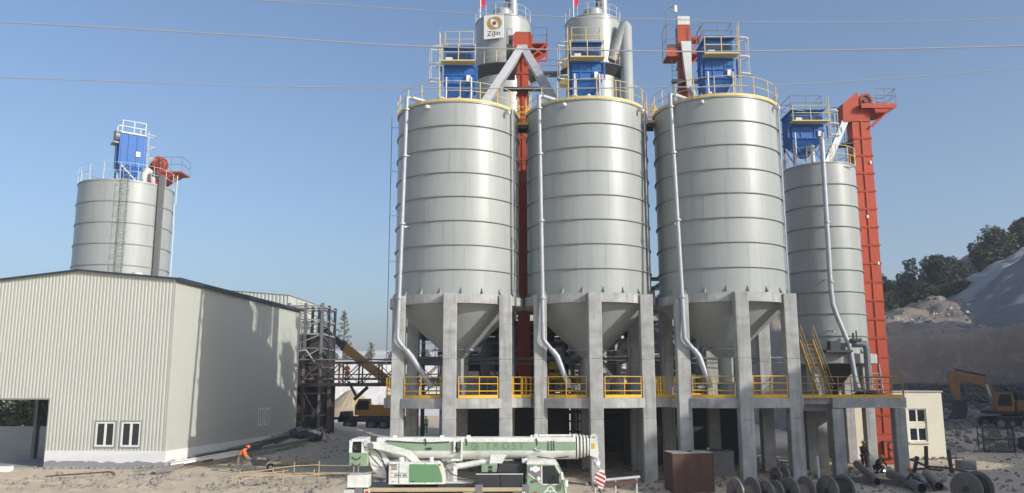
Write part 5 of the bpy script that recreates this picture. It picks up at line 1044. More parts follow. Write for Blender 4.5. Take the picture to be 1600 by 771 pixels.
def excavator():
    t = thing('excavator', 'dusty orange tracked excavator with arm folded down, below the hillside', 'excavator', (41.6, 70, 1.45))
    for y in (-1.25, .95):
        pts = [(-2.3,.5),(-2.1,.16),(-1.8,.04),(1.8,.04),(2.1,.16),(2.3,.5),(2.1,.84),(1.8,.95),(-1.8,.95),(-2.1,.84)]
        tr = MB().prism(pts, y-.3, y+.3).build('track', M['rubber'], t)
        for x in (-1.9,-.95,0,.95,1.9): MB().cyl((x,y-.33,.45),(x,y-.301,.45),.3 if abs(x) > 1.5 else .2,n=12).build('roller', M['midsteel'], tr)
        for k in range(13): MB().box(-1.8+.3*k-.06,-1.8+.3*k+.06,y-.32,y+.32,.951,1.0).build('track_shoe', M['midsteel'], tr)
    MB().cyl((0,0,.7),(0,0,1.2),.8,n=20).build('turntable', M['darksteel'], t)
    MB().cbox(-1.9,2.6,-1.3,1.3,1.2,1.45,.04).build('upper_frame', M['black'], t)
    MB().cbox(-.3,2.5,-1.32,-.4,1.451,2.3,.06).build('engine_housing', M['excav'], t); MB().cbox(-.3,2.6,-.39,1.3,1.451,2.4,.06).build('engine_housing', M['excav'], t)
    MB().prism([(-1.95,1.46),(-.5,1.46),(-.45,2.3),(-.6,2.95),(-1.7,2.95),(-1.95,2.2)],-1.3,-.4).build('cab', M['excav'], t)
    MB().prism([(-1.85,1.85),(-.7,1.85),(-.75,2.8),(-1.62,2.8),(-1.85,2.2)],-1.315,-1.302).build('cab_window', M['glass'], t)
    MB().prism([(-.1,2.31),(.4,2.31),(.5,2.6),(.2,2.95),(-.2,2.95)],-1.2,-.5).build('cab_side', M['black'], t)
    MB().cbox(1.6,2.9,-1.25,1.25,1.2,2.1,.1).build('counterweight', M['excav'], t)
    bm = [(-.6,2.2),(-1.3,3.2),(-2.0,4.15),(-4.4,4.45),(-4.6,4.2),(-4.4,3.95),(-2.4,3.55),(-1.5,2.8),(-1.0,2.0)]
    MB().prism(bm, .0, .45).build('boom', M['excav'], t)
    MB().cyl((-1.6,-.15,2.2),(-2.0,-.15,3.6),.1,n=10).build('boom_cylinder', M['lightsteel'], t); MB().cyl((-1.8,.2,4.35),(-4.3,.2,4.85),.1,n=10).build('stick_cylinder', M['darksteel'], t)
    st = [(-4.75,4.75),(-4.2,4.7),(-4.2,4.0),(-4.1,2.4),(-4.4,2.2),(-4.75,3.0),(-4.95,4.3)]
    MB().prism(st, .03, .42).build('stick', M['excav'], t)
    bk = [(-4.5,2.3),(-3.95,2.25),(-3.85,1.5),(-4.1,.85),(-4.9,.75),(-4.95,.9),(-4.5,1.4)]
    MB().prism(bk, -.4, .85).build('bucket', M['black'], t)
    MB().cyl((-4.25,.2,3.9),(-4.0,.2,2.5),.08,n=10).build('bucket_cylinder', M['darksteel'], t)
excavator()
# ---------------------------------------------------------------- small things on the ground
def cable_reel(x, y, yaw, r, w, label, tilt=0, full=True, z=None):
    z = gz(x,y) if z is None else z
    t = thing('cable_reel', label, 'cable reel', (x, y, z+r-.04), yaw, 'wooden cable reels')
    rot = Matrix.Rotation(R(90), 4, 'Y')
    for s in (-1, 1):
        fl = MB().lathe([(.09,-.03),(r-.02,-.03),(r,-.02),(r,.02),(r-.02,.03),(.09,.03)], 32, closed_prof=True).tf(Matrix.Translation((s*w/2,0,0)) @ rot).build('flange', M['reelwood'], t)
        MB().lathe([(r-.03,-.035),(r+.012,-.035),(r+.012,.035),(r-.03,.035)], 32, closed_prof=True).tf(Matrix.Translation((s*w/2,0,0)) @ rot).build('rim_band', M['midsteel'], fl)
        for k in range(6):
            a = k*PI/3; MB().beam((s*(w/2+.045),.12*math.cos(a),.12*math.sin(a)),(s*(w/2+.045),(r-.08)*math.cos(a),(r-.08)*math.sin(a)),.05,.03).build('spoke', M['reelwood'], fl)
        MB().cyl((s*(w/2+.03),0,0),(s*(w/2+.08),0,0),.13,n=12).build('hub', M['darksteel'], fl)
    core = r*(.78 if full else .5)
    prof = [(core-.03*(k%2), -w/2+.04+(w-.08)*k/18) for k in range(19)]
    MB().lathe([(.02,prof[0][1])]+prof+[(.02,prof[-1][1])], 28).tf(rot).build('wound_cable', M['rubber'] if full else M['reelwood'], t)
    return t
cable_reel(9.83, 36.3, R(20), .60, .85, 'wooden cable reel at the bottom edge, next right of the rusty box', full=False)
cable_reel(10.9, 36.0, R(24), .5, .5, 'small half empty cable reel low at the bottom edge between two bigger reels', full=False)
cable_reel(12.1, 36.2, R(22), .60, .85, 'second large cable reel from the rusty box, with bare wooden drum', full=False)
cable_reel(13.7, 43.6, R(20), .46, .5, 'smaller cable reel standing farther back between two silo legs', full=False)
cable_reel(13.6, 35.9, R(20), .66, .85, 'cable reel with dark wound cable at the bottom edge, in front of the white pole')
cable_reel(19.55, 36.3, R(35), .68, .95, 'cable reel with pale spoked flange and black cable, rightmost on the ground')
def steel_box():
    t = thing('steel_box', 'rusty brown steel box with dusty lid, standing before the right silo', 'steel box', (8.55, 40.2, 0), R(6))
    MB().cbox(-.98,.98,0,1.5,-.1,1.84,.015).build('body', M['rust'], t); MB().box(-1.0,1.0,-.02,1.52,1.842,1.87).build('lid', M['rusttop'], t); MB().box(-.05,.12,.5,.7,1.871,1.93).build('handle', M['darksteel'], t)
    for x in (-.98,.98): MB().box(x-.02,x+.02,-.025,-.002,0,1.83).build('corner_angle', M['rust'], t)
    for x in (-.33,.33): MB().box(x-.015,x+.015,-.016,-.002,.02,1.8).build('seam_rib', M['rust'], t)
steel_box()
def grey_bin():
    t = thing('steel_bin', 'dark blue grey steel bin standing behind the rusty box', 'bin', (11.2, 46.9, 0))
    MB().cbox(-1.1,1.05,0,1.3,-.1,1.4,.02).build('body', M['midsteel'], t); mb = MB(); mb.box(-1.12,1.07,-.02,1.32,1.402,1.44); mb.build('lid', M['midsteel'], t); MB().cyl((-.3,.3,1.44),(-.3,.3,1.6),.08,n=8).build('filler', M['lightsteel'], t)
grey_bin()
def pipe_thing(p, q, r, label, mname='pipe', name='steel_pipe'):
    p, q = Vector(p), Vector(q); c = (p+q)/2; d = (q-p).normalized(); o = d*((q-p).length/2)
    t = thing(name, label, 'pipe', c)
    n = 18; a = d.cross(Vector((0,0,1))).normalized(); b = a.cross(d)
    def ring(k, rr): return [k*1.0+(a*math.cos(2*PI*j/n)+b*math.sin(2*PI*j/n))*rr for j in range(n)]
    MB().rings([ring(o*.98,r*.84),ring(o,r*.86),ring(o,r),ring(-o,r),ring(-o,r*.86),ring(-o*.98,r*.84)], cap=False).build('tube', M[mname], t)
    mb = MB(); mb.rings([ring(o*.9,r*.845),ring(-o*.9,r*.845)]); mb.build('bore', M['rubber'], t)
pipe_thing((18.9,46.6,.75),(18.1,42.3,.28),.2,'pale rusty pipe leaning with its end up, beside the shaded platform leg')
pipe_thing((20.0,45.0,.36),(19.0,39.6,.28),.24,'long grey pipe lying toward the bottom edge, in front of the welder')
pipe_thing((22.2,45.6,.35),(20.3,40.6,.25),.22,'dark pipe nearest the spoked cable reel, lying on the ground')
pipe_thing((21.2,44.4,.3),(19.7,40.8,.22),.2,'grey pipe in the middle of the pile, between two longer pipes')
for k, (p, q) in enumerate((((17.3,44.2,.2),(19.4,42.5,.2)),((16.3,45.9,.15),(18.9,44.0,.15)))):
    t = thing('steel_beam', ('grey steel beam lying between the right silo leg and the pipes','short steel beam on the ground by the shaded platform leg')[k], 'beam', p); MB().ibeam((0,0,0),Vector(q)-Vector(p),.2,.26,.03).build('web', M['pipe'], t)
t = thing('white_pole', 'thin pale pole standing against the right silo leg', 'pole', (15.85,44.0,0)); MB().cyl((0,0,-.1),(-.04,0,1.35),.07,n=10).build('shaft', M['lightsteel'], t); MB().cyl((-.04,0,1.35),(-.04,0,1.38),.08,n=10).build('cap', M['lightsteel'], t)
def barrier():
    t = thing('barrier', 'low steel barrier with silver top tube and red brown board, right of the hook block', 'barrier', (3.55, 37.6, 0), R(8))
    MB().cyl((0,0,.86),(2.2,.25,.98),.07,n=12).build('top_tube', M['galv'], t); MB().beam((.05,-.03,.68),(2.15,.22,.78),.03,.16).build('board', M['rust'], t)
    for x in (.1, 1.05, 2.05): MB().beam((x,.11*x,0),(x,.11*x,.9),.05).build('upright', M['lightsteel'], t)
barrier()
def chair():
    t = thing('chair', 'small dark chair on the dirt below the cream wall', 'chair', (28.05, 53.6, gz(28.05,53.6)), R(20))
    MB().box(-.32,.32,-.3,.3,.45,.5).build('seat', M['darksteel'], t); MB().box(-.32,.32,.25,.3,.6,1.0).build('backrest', M['darksteel'], t)
    for x in (-.29,.29):
        for y in (-.27,.27): MB().beam((x,y,0),(x*.98,y,.45 if y < 0 else .99),.045).build('leg', M['darksteel'], t)
chair()
def gabion_cage():
    t = thing('wire_cage', 'empty dark wire cage panel standing on rubble before the excavator', 'cage', (35.2, 63.2, gz(35.2,63.2)+.1), R(-4)); W, H = 2.2, 1.8
    mb = MB(); 
    for a, b in (((0,0),(W,0)),((W,0),(W,H)),((W,H),(0,H)),((0,H),(0,0)),((0,H*.5),(W,H*.5))): mb.beam((a[0],0,a[1]),(b[0],0,b[1]),.09)
    for a, b in (((0,0),(W,0)),((W,0),(W,H)),((W,H),(0,H)),((0,H),(0,0))): mb.beam((a[0],.8,a[1]),(b[0],.8,b[1]),.06)
    mb.build('frame', M['darksteel'], t)
    mb = MB()
    for k in range(1,22): mb.beam((k*W/22,0,0),(k*W/22,0,H),.016)
    for k in range(1,18): mb.beam((0,.01,k*H/18),(W,.01,k*H/18),.016)
    mb.build('mesh_wire', M['darksteel'], t, kind='stuff')
gabion_cage()
t = thing('tyre_stack', 'dark lump of scrap at the right edge beside the wire cage', 'scrap', (39.2,63.6,gz(39.2,63.6)+.15)); MB().cbox(-.7,.9,0,1,0,1.0,.2).build('bale', M['darksteel'], t); MB().beam((-.8,.2,-.05),(1.0,-.1,-.02),.1).build('bar', M['rust'], t)
t = thing('steel_bin', 'low dark steel bin with open top at far right foot of the rubble', 'bin', (27.0,50.3,gz(27,50.3))); MB().cbox(-.5,.5,0,.6,0,.55,.03).build('body', M['midsteel'], t)
# barrels, scraps and frames by the platform legs
t = thing('steel_frame_scrap', 'dark upright steel offcuts leaning right of the last platform leg', 'scrap', (23.2,48.2,gz(23.2,48.2)))
for k,(x,y,h,d) in enumerate(((-.9,0,1.4,.05),(.4,.3,1.5,.1),(1.8,.2,1.3,-.1),(-.2,.6,.9,.3))): MB().beam((x,y,-.1),(x+d,y,h),.16).build('offcut', M['darksteel'], t)
for k,(a,b) in enumerate((((-1.2,.1,.9),(.6,.3,.3)),((.3,0,.4),(2.6,-.4,.05)),((-1,.5,.1),(1.6,.8,.12)))): MB().tube([a,lerp(a,b,.5)+Vector((0,0,.1)),b],.07,6).build('rod', M['darksteel'], t)
# gabion terraces on the right
def gabions():
    for row, (y, z, lab) in enumerate(((75.8,2.35,'lowest dark stone gabion row behind the excavator'),(77.0,3.3,'middle dark stone gabion row behind the excavator'),(78.2,4.2,'topmost dark stone gabion row under the cliff'))):
        t = thing('gabion_wall', lab, 'gabion wall', (34+row*.5, y, z)); me = []
        for v in range(3):
            mb = MB(); mb.box(.04,1.96,.12,1.0,.03,.86)
            for _ in range(150): rock(mb, random.uniform(.08,1.92), random.uniform(.02,.14), random.uniform(.08,.82), random.uniform(.14,.24))
            for _ in range(60): rock(mb, random.uniform(.08,1.92), random.uniform(.2,.95), .86, random.uniform(.14,.24))
            me.append(mb.mesh('basket', M['gstone'], smooth=False))
        for k in range(9): inst(me[k%3], 'basket', t, (2.0*k+.5*row,0,0))
        mb = MB()
        for k in range(10): 
            for zz in (0,.9): mb.beam((2.0*k+.5*row,0,zz),(2.0*k+.5*row,1,zz),.03)
            mb.beam((2.0*k+.5*row,-.02,0),(2.0*k+.5*row,-.02,.9),.03)
        for zz in (0,.9): mb.beam((.5*row,-.02,zz),(18+.5*row,-.02,zz),.03)
        mb.build('wire_frame', M['darksteel'], t)
M['gstone'] = mat('gabion_stone', (.15,.145,.14), .95, var=.35, scale=3, bump=.01)
gabions()
# gravel heaps on the bench
def heap(name, loc, r, h, label, mname, seed=0, sx=1.0):
    bm = MB(); n, k = 120, 40; rs = []
    for i in range(k+1):
        f = i/k; ring = []
        for j in range(n):
            a = 2*PI*j/n; rr = r*(1-f)*(1+.05*noise.noise(Vector((math.cos(a)*6+seed,math.sin(a)*6,f*2)))+.08*noise.noise(Vector((math.cos(a)*1.5+seed,math.sin(a)*1.5,f))))+.02
            z = h*f-.05*h*max(0,f-.85)/.15
            ring.append((rr*math.cos(a)*sx, rr*math.sin(a), z+(.55 if r > 8 else .12)*noise.noise(Vector((rr*math.cos(a)*.8,rr*math.sin(a)*.8,seed)))))
        rs.append(ring)
    bm.rings(rs); o = bm.build(name, M[mname], None, loc, ang=80); tag(o, label, 'heap'); return o
heap('gravel_heap', (72.5, 109.5, 13.0), 22.5, 11.8, 'sunlit pale gravel heap with long slope, behind the darker heap on the bench', 'gravel_lit', 1)
heap('gravel_heap', (68.5, 99, 9.8), 18.9, 15.4, 'dark grey gravel heap at the right edge, in front of the paler heap', 'gravel', 2)
heap('sand_heap', (-24.2, 126, .6), 5.6, 4.3, 'yellow sand heap seen under the pipe bridge', 'sand', 3)
heap('spoil_heap', (56.5, 103, 13.6), 4.2, 2.3, 'low spoil mound at the foot of the wooded slope', 'hill', 5, 1.5)
# pale sheets dumped on the bench
t = thing('dumped_slabs', 'white broken slabs scattered on the bench below the trees', 'rubble'); 
for k in range(44): 
    x, y = random.uniform(50.5,58.5), random.uniform(97,100); 
    if k > 32: x, y = random.uniform(42,48), random.uniform(92,99)
    mb = MB(); rock(mb, x, y, hz(x,y)+.3, random.uniform(.1,.3)); mb.build('slab', M['pale_rock'] if 'pale_rock' in M else M['quarry'], t, smooth=False)
# debris along the warehouse
def debris():
    pipe_thing((-18.55,65.4,.75),(-18.05,71.5,1.35),.36,'big dark pipe with open end lying by the warehouse plinth','pipe')
    for k,(p,q,w,mn,lab) in enumerate((((-21.2,52.6,.12),(-18.6,57.6,.45),.3,'white','white channel beam lying along the warehouse corner'),((-20.4,54.5,.3),(-18.0,61.0,.6),.4,'pipe','dark girder lying beside the warehouse plinth'),((-19.6,58.8,.45),(-17.6,66.0,.95),.36,'pipe','rusty girder on the ground left of the open pipe'),((-17.9,60.6,.45),(-16.2,66.8,.65),.3,'beamgrey','grey girder on the shaded ground beyond the worker'),((-20.8,51.6,.1),(-19.3,54.6,.3),.14,'brownsteel','thin brown bar near the warehouse corner'))):
        t = thing('girder', lab, 'girder', p); MB().ibeam((0,0,w/2),Vector(q)-Vector(p)+Vector((0,0,w/2)),w,w,.04).build('profile', M[mn], t)
    t = thing('plank', 'long pale plank lying on lit ground behind the wheelbarrow', 'plank', (-18.2,54.0,.16), R(5)); MB().box(0,5.6,-.18,.18,0,.1).build('board', M['wood'], t); MB().box(.4,5.1,.22,.5,0,.08).build('board', M['wood'], t)
    t = thing('scrap_pile', 'pile of dark scrap with a white sack at the warehouse end', 'scrap', (-17.1,69.2,gz(-17.1,69.2)))
    for k in range(8): mb = MB(); rock(mb, random.uniform(-1.2,1.3), random.uniform(-1,1.5), .15, random.uniform(.5,1.0)); mb.build('lump', M['darksteel'], t, smooth=False)
    MB().ball((1.0,-.3,.4),.5,12,8,.6).build('sack', M['white'], t); mb = MB(); mb.beam((.6,-.2,.2),(1.6,-.6,.9),.3,.05); mb.build('sheet', M['lightsteel'], t)
    t = thing('bent_bar', 'bent dark steel bar lying on the rough earth at lower left', 'bar', (-23.4,46.6,gz(-23.4,46.6)+.1)); MB().tube([(-2.2,.0,.02),(-1.0,.4,.08),(.2,.7,.14),(.9,.85,.18),(1.25,.7,.08),(1.35,.5,-.05)],.045,6).build('rod', M['brownsteel'], t)
    t = thing('girder', 'dark twisted girder end poking from the earth near the warehouse corner', 'girder', (-20.3,49.4,.05)); MB().ibeam((-1.3,-.9,.15),(.9,.7,.45),.12,.14,.02).build('profile', M['pipe'], t); MB().beam((-.3,-.3,.1),(.9,.2,.4),.12,.16).build('bracket', M['pipe'], t)
    t = thing('low_wall', 'broken white kerb block in the doorway at the left edge', 'block', (-31.6,50.6,0.05)); MB().cbox(-2.4,1.6,0,.5,-.1,.3,.04).build('block', M['white'], t); mb = MB(); rock(mb,-.6,-.3,.12,.5); mb.build('chunk', M['white'], t, smooth=False)
M['pale_rock'] = M['quarry']
debris()
# rod fence in the foreground
def rod_fence():
    t = thing('rod_fence', 'rough fence of tan wooden rods around the dug ground left of the crane', 'fence', (-11, 43.6, 0))
    P = [(-2.5,-1.6),(-1.35,.15),(-.55,1.3),(.6,2.0),(2.7,2.1),(4.2,2.1)]; Q = [(-.2,-.2),(1.65,-.35),(-1.0,-1.2)]
    def g(x,y): return gz(x-11,y+43.6)
    for x, y in P+[(.9,-.3),(2.9,-.4),(-.3,-1.7)]: 
        h = .85+random.uniform(0,.2); MB().cyl((x,y,g(x,y)-.1),(x+random.uniform(-.04,.04),y,g(x,y)+h),.032,n=7).build('stake', M['wood'], t)
    L = P
    for a, b in zip(L, L[1:]):
        for h in (.42,.8): MB().cyl((*a,g(*a)+h),(*b,g(*b)+h+random.uniform(-.05,.05)),.026,n=6).build('rail', M['wood'], t)
    for a, b in (((-2.5,-1.6),(.9,-.3)),((.9,-.3),(2.9,-.4)),((-.3,-1.7),(2.2,.2)),((2.9,-.4),(4.3,1.2)),((-1.35,.15),(.2,-.9)),((-2.7,-2.2),(-.5,.0))):
        MB().cyl((*a,g(*a)+.62),(*b,g(*b)+.68),.028,n=6).build('rail', M['wood'], t)
rod_fence()
# overhead wires crossing near the camera
def wire(pts, r, label):
    P = [Vector(p) for p in pts]; out = []
    for i in range(len(P)-1):
        p0, p1, p2, p3 = P[max(i-1,0)], P[i], P[i+1], P[min(i+2,len(P)-1)]
        for k in range(8):
            u = k/8; out.append(.5*((2*p1)+(p2-p0)*u+(2*p0-5*p1+4*p2-p3)*u*u+(3*p1-p0-3*p2+p3)*u**3))
    out.append(P[-1]); o = MB().tube(out, r, 6).build('overhead_wire', M['wire'], None); tag(o, label, 'wire', 'overhead wires')
M['wire'] = mat('wire_sheath', (.34,.35,.37), .5, var=.05)
wire([(-45,31,20.6),(-19.8,30,18.94),(-9.86,30,18.34),(-3.92,30,17.93),(4.94,30,17.7),(9.86,30,17.69),(19.73,30,17.87),(45,30,18.6)], .026, 'middle overhead wire, passing in front of the collectors and logo tower')
wire([(-45,31,17.8),(-19.57,30,16.68),(-9.76,30,16.32),(-3.89,30,16.25),(.02,30,16.2),(5.14,30,16.23),(10.77,30,16.34),(19.63,30,16.96),(45,30,19)], .018, 'lowest overhead wire, level with the silo roof rails')
wire([(-45,30,22.6),(-20,30,20.5),(-9.93,30,19.84),(-3.95,30,19.43),(-1.22,30,19.24),(2.5,30,19.09),(6.46,30,18.98),(8.94,30,18.89),(14.88,30,18.88),(19.85,30,19.02),(45,30,20)], .016, 'highest overhead wire, leaving the picture at top left')
wire([(14.55,47.6,22.0),(17.5,50.5,22.5),(20.7,54.0,23.4)], .02, 'short thin cable slung from the right big silo to the smaller collector')
# ---------------------------------------------------------------- trees and shrubs
def leafmat(name, c, var=.35):
    m = mat(name, c, .75, var=var, scale=1.3, spec=.25, objvar=.32); return m
M['leaf_dark'] = leafmat('dark_foliage', (.045,.066,.046)); M['leaf_mid'] = leafmat('mid_foliage', (.066,.088,.055)); M['leaf_grey'] = leafmat('grey_scrub_foliage', (.17,.18,.14)); M['bark'] = mat('bark', (.10,.08,.06), .9, var=.3, scale=6)  # dark foliage made paler and bluish to paint in distance haze
def crown_mesh(name, m, clumps, n, leaf):
    mb = MB(); rn = random.Random(hash(name) % 1000 if False else len(name)*7+n)
    for (cx,cy,cz,r) in clumps:
        for _ in range(n):
            d = Vector((rn.gauss(0,1),rn.gauss(0,1),rn.gauss(0,.8))).normalized()*r*(.45+.6*rn.random()**.6); p = Vector((cx,cy,cz))+d
            a = Vector((rn.gauss(0,1),rn.gauss(0,1),rn.gauss(0,.7))).normalized(); b = a.cross(Vector((rn.gauss(0,1),rn.gauss(0,1),rn.gauss(0,1)))).normalized(); s = leaf*(.6+.8*rn.random())
            mb.add([p-a*s*.5,p+b*s*.32,p+a*s*.5,p-b*s*.32],[(0,1,2,3)])
    return mb.mesh(name, m, smooth=False)
def tree_kind(seed, h, spread, m, leaf=.42, n=110, base=.25):
    rn = random.Random(seed); tr = MB(); tr.tube([(0,0,-.6),(.08,0,h*.3),(rn.uniform(-.2,.2),.1,h*.62),(rn.uniform(-.3,.3),0,h*.92)],[.17,.13,.08,.025],8); cl = []
    for k in range(13):
        f = base+(1-base)*(k+.5)/13; a = k*2.4+rn.uniform(-.5,.5); w = spread*(1-.65*abs(f-.5)**1.3*1.6)*rn.uniform(.45,1.0); z = h*f
        p = (w*math.cos(a),w*math.sin(a),z); tr.tube([(0,0,z*.72),(p[0]*.5,p[1]*.5,z*.9),p],[.06,.04,.015],5); cl.append((*p, spread*rn.uniform(.28,.5)))
    cl.append((0,0,h*.97,spread*.25)); return tr.mesh('trunk', M['bark']), crown_mesh('crown%d' % seed, m, cl, n, leaf)
kinds = [tree_kind(1,5.6,2.0,M['leaf_dark']), tree_kind(2,6.4,1.8,M['leaf_dark'],n=90), tree_kind(3,5.0,2.3,M['leaf_mid']), tree_kind(4,6.8,1.5,M['leaf_dark'],n=75), tree_kind(5,4.2,2.2,M['leaf_mid'],base=.1)]
def plant_tree(k, loc, s, label, group, name='tree', rz=None):
    t = thing(name, label, 'shrub' if name == 'shrub' else 'tree', loc, random.uniform(0,6.3), group); tr, cr = kinds[k]
    inst(tr, 'trunk', t, scale=(s,s,s)); inst(cr, 'crown', t, scale=(s,s,s)); return t
lab = ['dense dark green tree on the slope above the cliff', 'taller open dark tree on the slope above the cliff', 'rounded mid green tree on the slope above the cliff', 'slim ragged dark tree on the slope above the cliff', 'low spreading green bush tree on the slope above the cliff']
H0 = [5.6,6.4,5.0,6.8,4.2]
for i in range(46):
    x = 44+i*.72+random.uniform(-.5,.5); y = random.choice((112,115,118,122))+random.uniform(-1.5,1.5); k = random.choice((0,0,1,2,3,4)); g = hz(x,y)
    if 62 < x and y < 114: y += 5; g = hz(x,y)
    top = 19.0+max(0,(x*115/y-53))*.44+random.uniform(-2.0,1.3)+(y-115)*.12
    if x < 52: top = 18.6+random.uniform(-1,.8)
    s = max(.55, min(1.9, (top-g)/H0[k])); plant_tree(k, (x,y,g-.1), s, lab[k].replace('the slope above the cliff', 'the slope close to the red elevator' if x < 54 else ('the slope behind the white rubble' if x < 64 else 'the slope above the gravel heaps')), 'trees on the wooded slope')
for i in range(12):
    x = 50+i*1.5; y = 108+random.uniform(-1,1); plant_tree(4, (x,y,hz(x,y)-.2), random.uniform(.45,.7), 'small bush at the foot of the wooded slope', 'bushes along the slope foot', 'shrub')
# sparse pale conifer and scrub on top of the quarry face
def conifer():
    t = thing('conifer_tree', 'sparse pointed conifer standing alone on the quarry edge behind the yellow boom', 'tree', (-34.2,168,qz(-34.2,168)-.2)); h = 10.2; rn = random.Random(3)
    mb = MB(); mb.tube([(0,0,0),(.1,0,h*.5),(0,0,h)],[.2,.12,.02],7); cl = []
    for k in range(26):
        z = h*(.2+.78*k/26); w = (h-z)*.3*rn.uniform(.6,1.1)+.1; a = k*2.4
        mb.tube([(0,0,z),(w*math.cos(a),w*math.sin(a),z+.25*w)],[.05,.015],4)
        for q in (.5,.95): cl.append((w*q*math.cos(a),w*q*math.sin(a),z+.2*w*q,.34))
    mb.build('trunk', M['bark'], t); o = inst(crown_mesh('conifer_needles', M['leaf_grey'], cl, 16, .34), 'crown', t)
conifer()
kinds += [tree_kind(11,2.6,1.3,M['leaf_grey'],.32,60,.1), tree_kind(12,4.6,.9,M['leaf_grey'],.3,26,.3), tree_kind(13,3.6,1.9,leafmat('sunny_foliage', (.13,.16,.075)),.3,130,.02)]  # brighter green puts sunlight into the doorway bushes
for i in range(22):
    x = -62+i*2.6+random.uniform(-.9,.9); y = 166+random.uniform(0,8); k = 6 if i in (9,13,16) else 5
    plant_tree(k, (x,y,qz(x,y)-.2), random.uniform(.45,.95), ['','','','','','pale dry scrub bush along the top of the white quarry face','thin bare sapling along the top of the white quarry face'][k], 'scrub along the quarry edge', 'shrub')
for i in range(13):
    x = -66+i*2.0+random.uniform(-.5,.5); y = 86+random.uniform(-2,2); plant_tree(7, (x,y,gz(x,y)-.3), random.uniform(1.2,1.6), 'green bush seen through the open warehouse doorway at left', 'bushes beyond the doorway', 'shrub')
# ---------------------------------------------------------------- people
def skinned(name, J, E, rad, m, parent, root='pelvis', k=1.0):
    ks = [j for j in J if any(j in e for e in E)]; idx = {j:i for i,j in enumerate(ks)}
    me = bpy.data.meshes.new('t'); me.from_pydata([J[j] for j in ks],[(idx[a],idx[b]) for a,b in E],[])
    o = bpy.data.objects.new('t', me); C.objects.link(o); md = o.modifiers.new('s','SKIN'); md.use_smooth_shade = True
    for j in ks:
        sv = me.skin_vertices[0].data[idx[j]]; r = rad[j]*k; sv.radius = (r,r); sv.use_root = (j == root)
    o.modifiers.new('b','SUBSURF').levels = 1
    dg = bpy.context.evaluated_depsgraph_get(); dg.update(); me2 = bpy.data.meshes.new_from_object(o.evaluated_get(dg)); bpy.data.objects.remove(o)
    me2.materials.clear(); me2.materials.append(m); me2.shade_smooth(); me2.name = name
    ob = bpy.data.objects.new(name, me2); C.objects.link(ob); ob.parent = parent; return ob
def person(label, loc, yaw, pose, top, trousers, helmet):
    t = thing('person', label, 'person', loc, yaw)
    J = dict(pelvis=(0,0,.95), waist=(0,0,1.1), chest=(.01,0,1.32), neck=(.02,0,1.48), head=(.05,0,1.62), crown=(.045,0,1.73), nose=(.145,0,1.62))
    for s, n in ((1,'l'),(-1,'r')):
        J.update({'sh'+n:(0,.18*s,1.42),'el'+n:(.02,.24*s,1.15),'wr'+n:(.12,.22*s,.92),'ha'+n:(.16,.22*s,.84),'hi'+n:(0,.10*s,.90),'kn'+n:(.03,.11*s,.50),'an'+n:(0,.11*s,.09),'he'+n:(-.05,.11*s,.05),'to'+n:(.18,.12*s,.035)})
    J.update(pose)
    for s, n in ((1,'l'),(-1,'r')):
        w, h = Vector(J['wr'+n]), Vector(J['ha'+n]); d = (h-w).normalized(); sd = d.cross(Vector((0,0,1))); sd = sd.normalized() if sd.length > .1 else Vector((0,1,0)); up = sd.cross(d)
        for q in range(4):
            L = (.075,.085,.08,.062)[q]; b = h+sd*(.036-.024*q)+d*.02; J[f'f{q}a{n}'] = tuple(b); J[f'f{q}b{n}'] = tuple(b+d*L*.55-up*.012); J[f'f{q}c{n}'] = tuple(b+d*L-up*.04)
        b = w+d*.03+sd*.05; J['tha'+n] = tuple(b); J['thb'+n] = tuple(b+d*.045+sd*.02-up*.01)
    rad = dict(pelvis=.13,waist=.115,chest=.13,neck=.055,head=.09,crown=.07,nose=.015)
    E = [('pelvis','waist'),('waist','chest'),('chest','neck'),('neck','head'),('head','crown'),('head','nose')]
    for n in 'lr':
        rad.update({'sh'+n:.062,'el'+n:.043,'wr'+n:.03,'ha'+n:.033,'hi'+n:.088,'kn'+n:.058,'an'+n:.042,'he'+n:.04,'to'+n:.036,'tha'+n:.012,'thb'+n:.010})
        E += [('chest','sh'+n),('sh'+n,'el'+n),('el'+n,'wr'+n),('wr'+n,'ha'+n),('pelvis','hi'+n),('hi'+n,'kn'+n),('kn'+n,'an'+n),('an'+n,'he'+n),('an'+n,'to'+n),('wr'+n,'tha'+n),('tha'+n,'thb'+n)]
        for q in range(4):
            rad.update({f'f{q}a{n}':.011,f'f{q}b{n}':.0095,f'f{q}c{n}':.0075}); E += [('ha'+n,f'f{q}a{n}'),(f'f{q}a{n}',f'f{q}b{n}'),(f'f{q}b{n}',f'f{q}c{n}')]
    skinned('body', J, E, rad, M['skin'], t)
    jk = [('pelvis','waist'),('waist','chest'),('chest','neck')]+[e for n in 'lr' for e in (('chest','sh'+n),('sh'+n,'el'+n),('el'+n,'wr'+n))]
    skinned('jacket', J, jk, {**rad,'neck':.05}, M[top], t, k=1.24)
    tw = [e for n in 'lr' for e in (('pelvis','hi'+n),('hi'+n,'kn'+n),('kn'+n,'an'+n))]
    skinned('trousers', J, tw, {**rad,'pelvis':.12}, M[trousers], t, k=1.22)
    for n in 'lr': skinned('boot', J, [('an'+n,'he'+n),('an'+n,'to'+n)], rad, M['rubber'], t, root='an'+n, k=1.25)
    hd = Vector(J['head']); cr = Vector(J['crown']); up = (cr-hd).normalized(); q = Vector((0,0,1)).rotation_difference(up).to_matrix().to_4x4()
    mb = MB(); mb.lathe([(.135*math.cos(a), .02+.13*math.sin(a)) for a in [R(x) for x in (0,25,50,75,89.5)]], 16); mb.lathe([(.16,.01),(.16,.03),(.12,.03),(.12,.01)], 16, closed_prof=True); mb.tf(Matrix.Translation(hd+up*.03) @ q); mb.build('helmet', M[helmet], t)
    return t
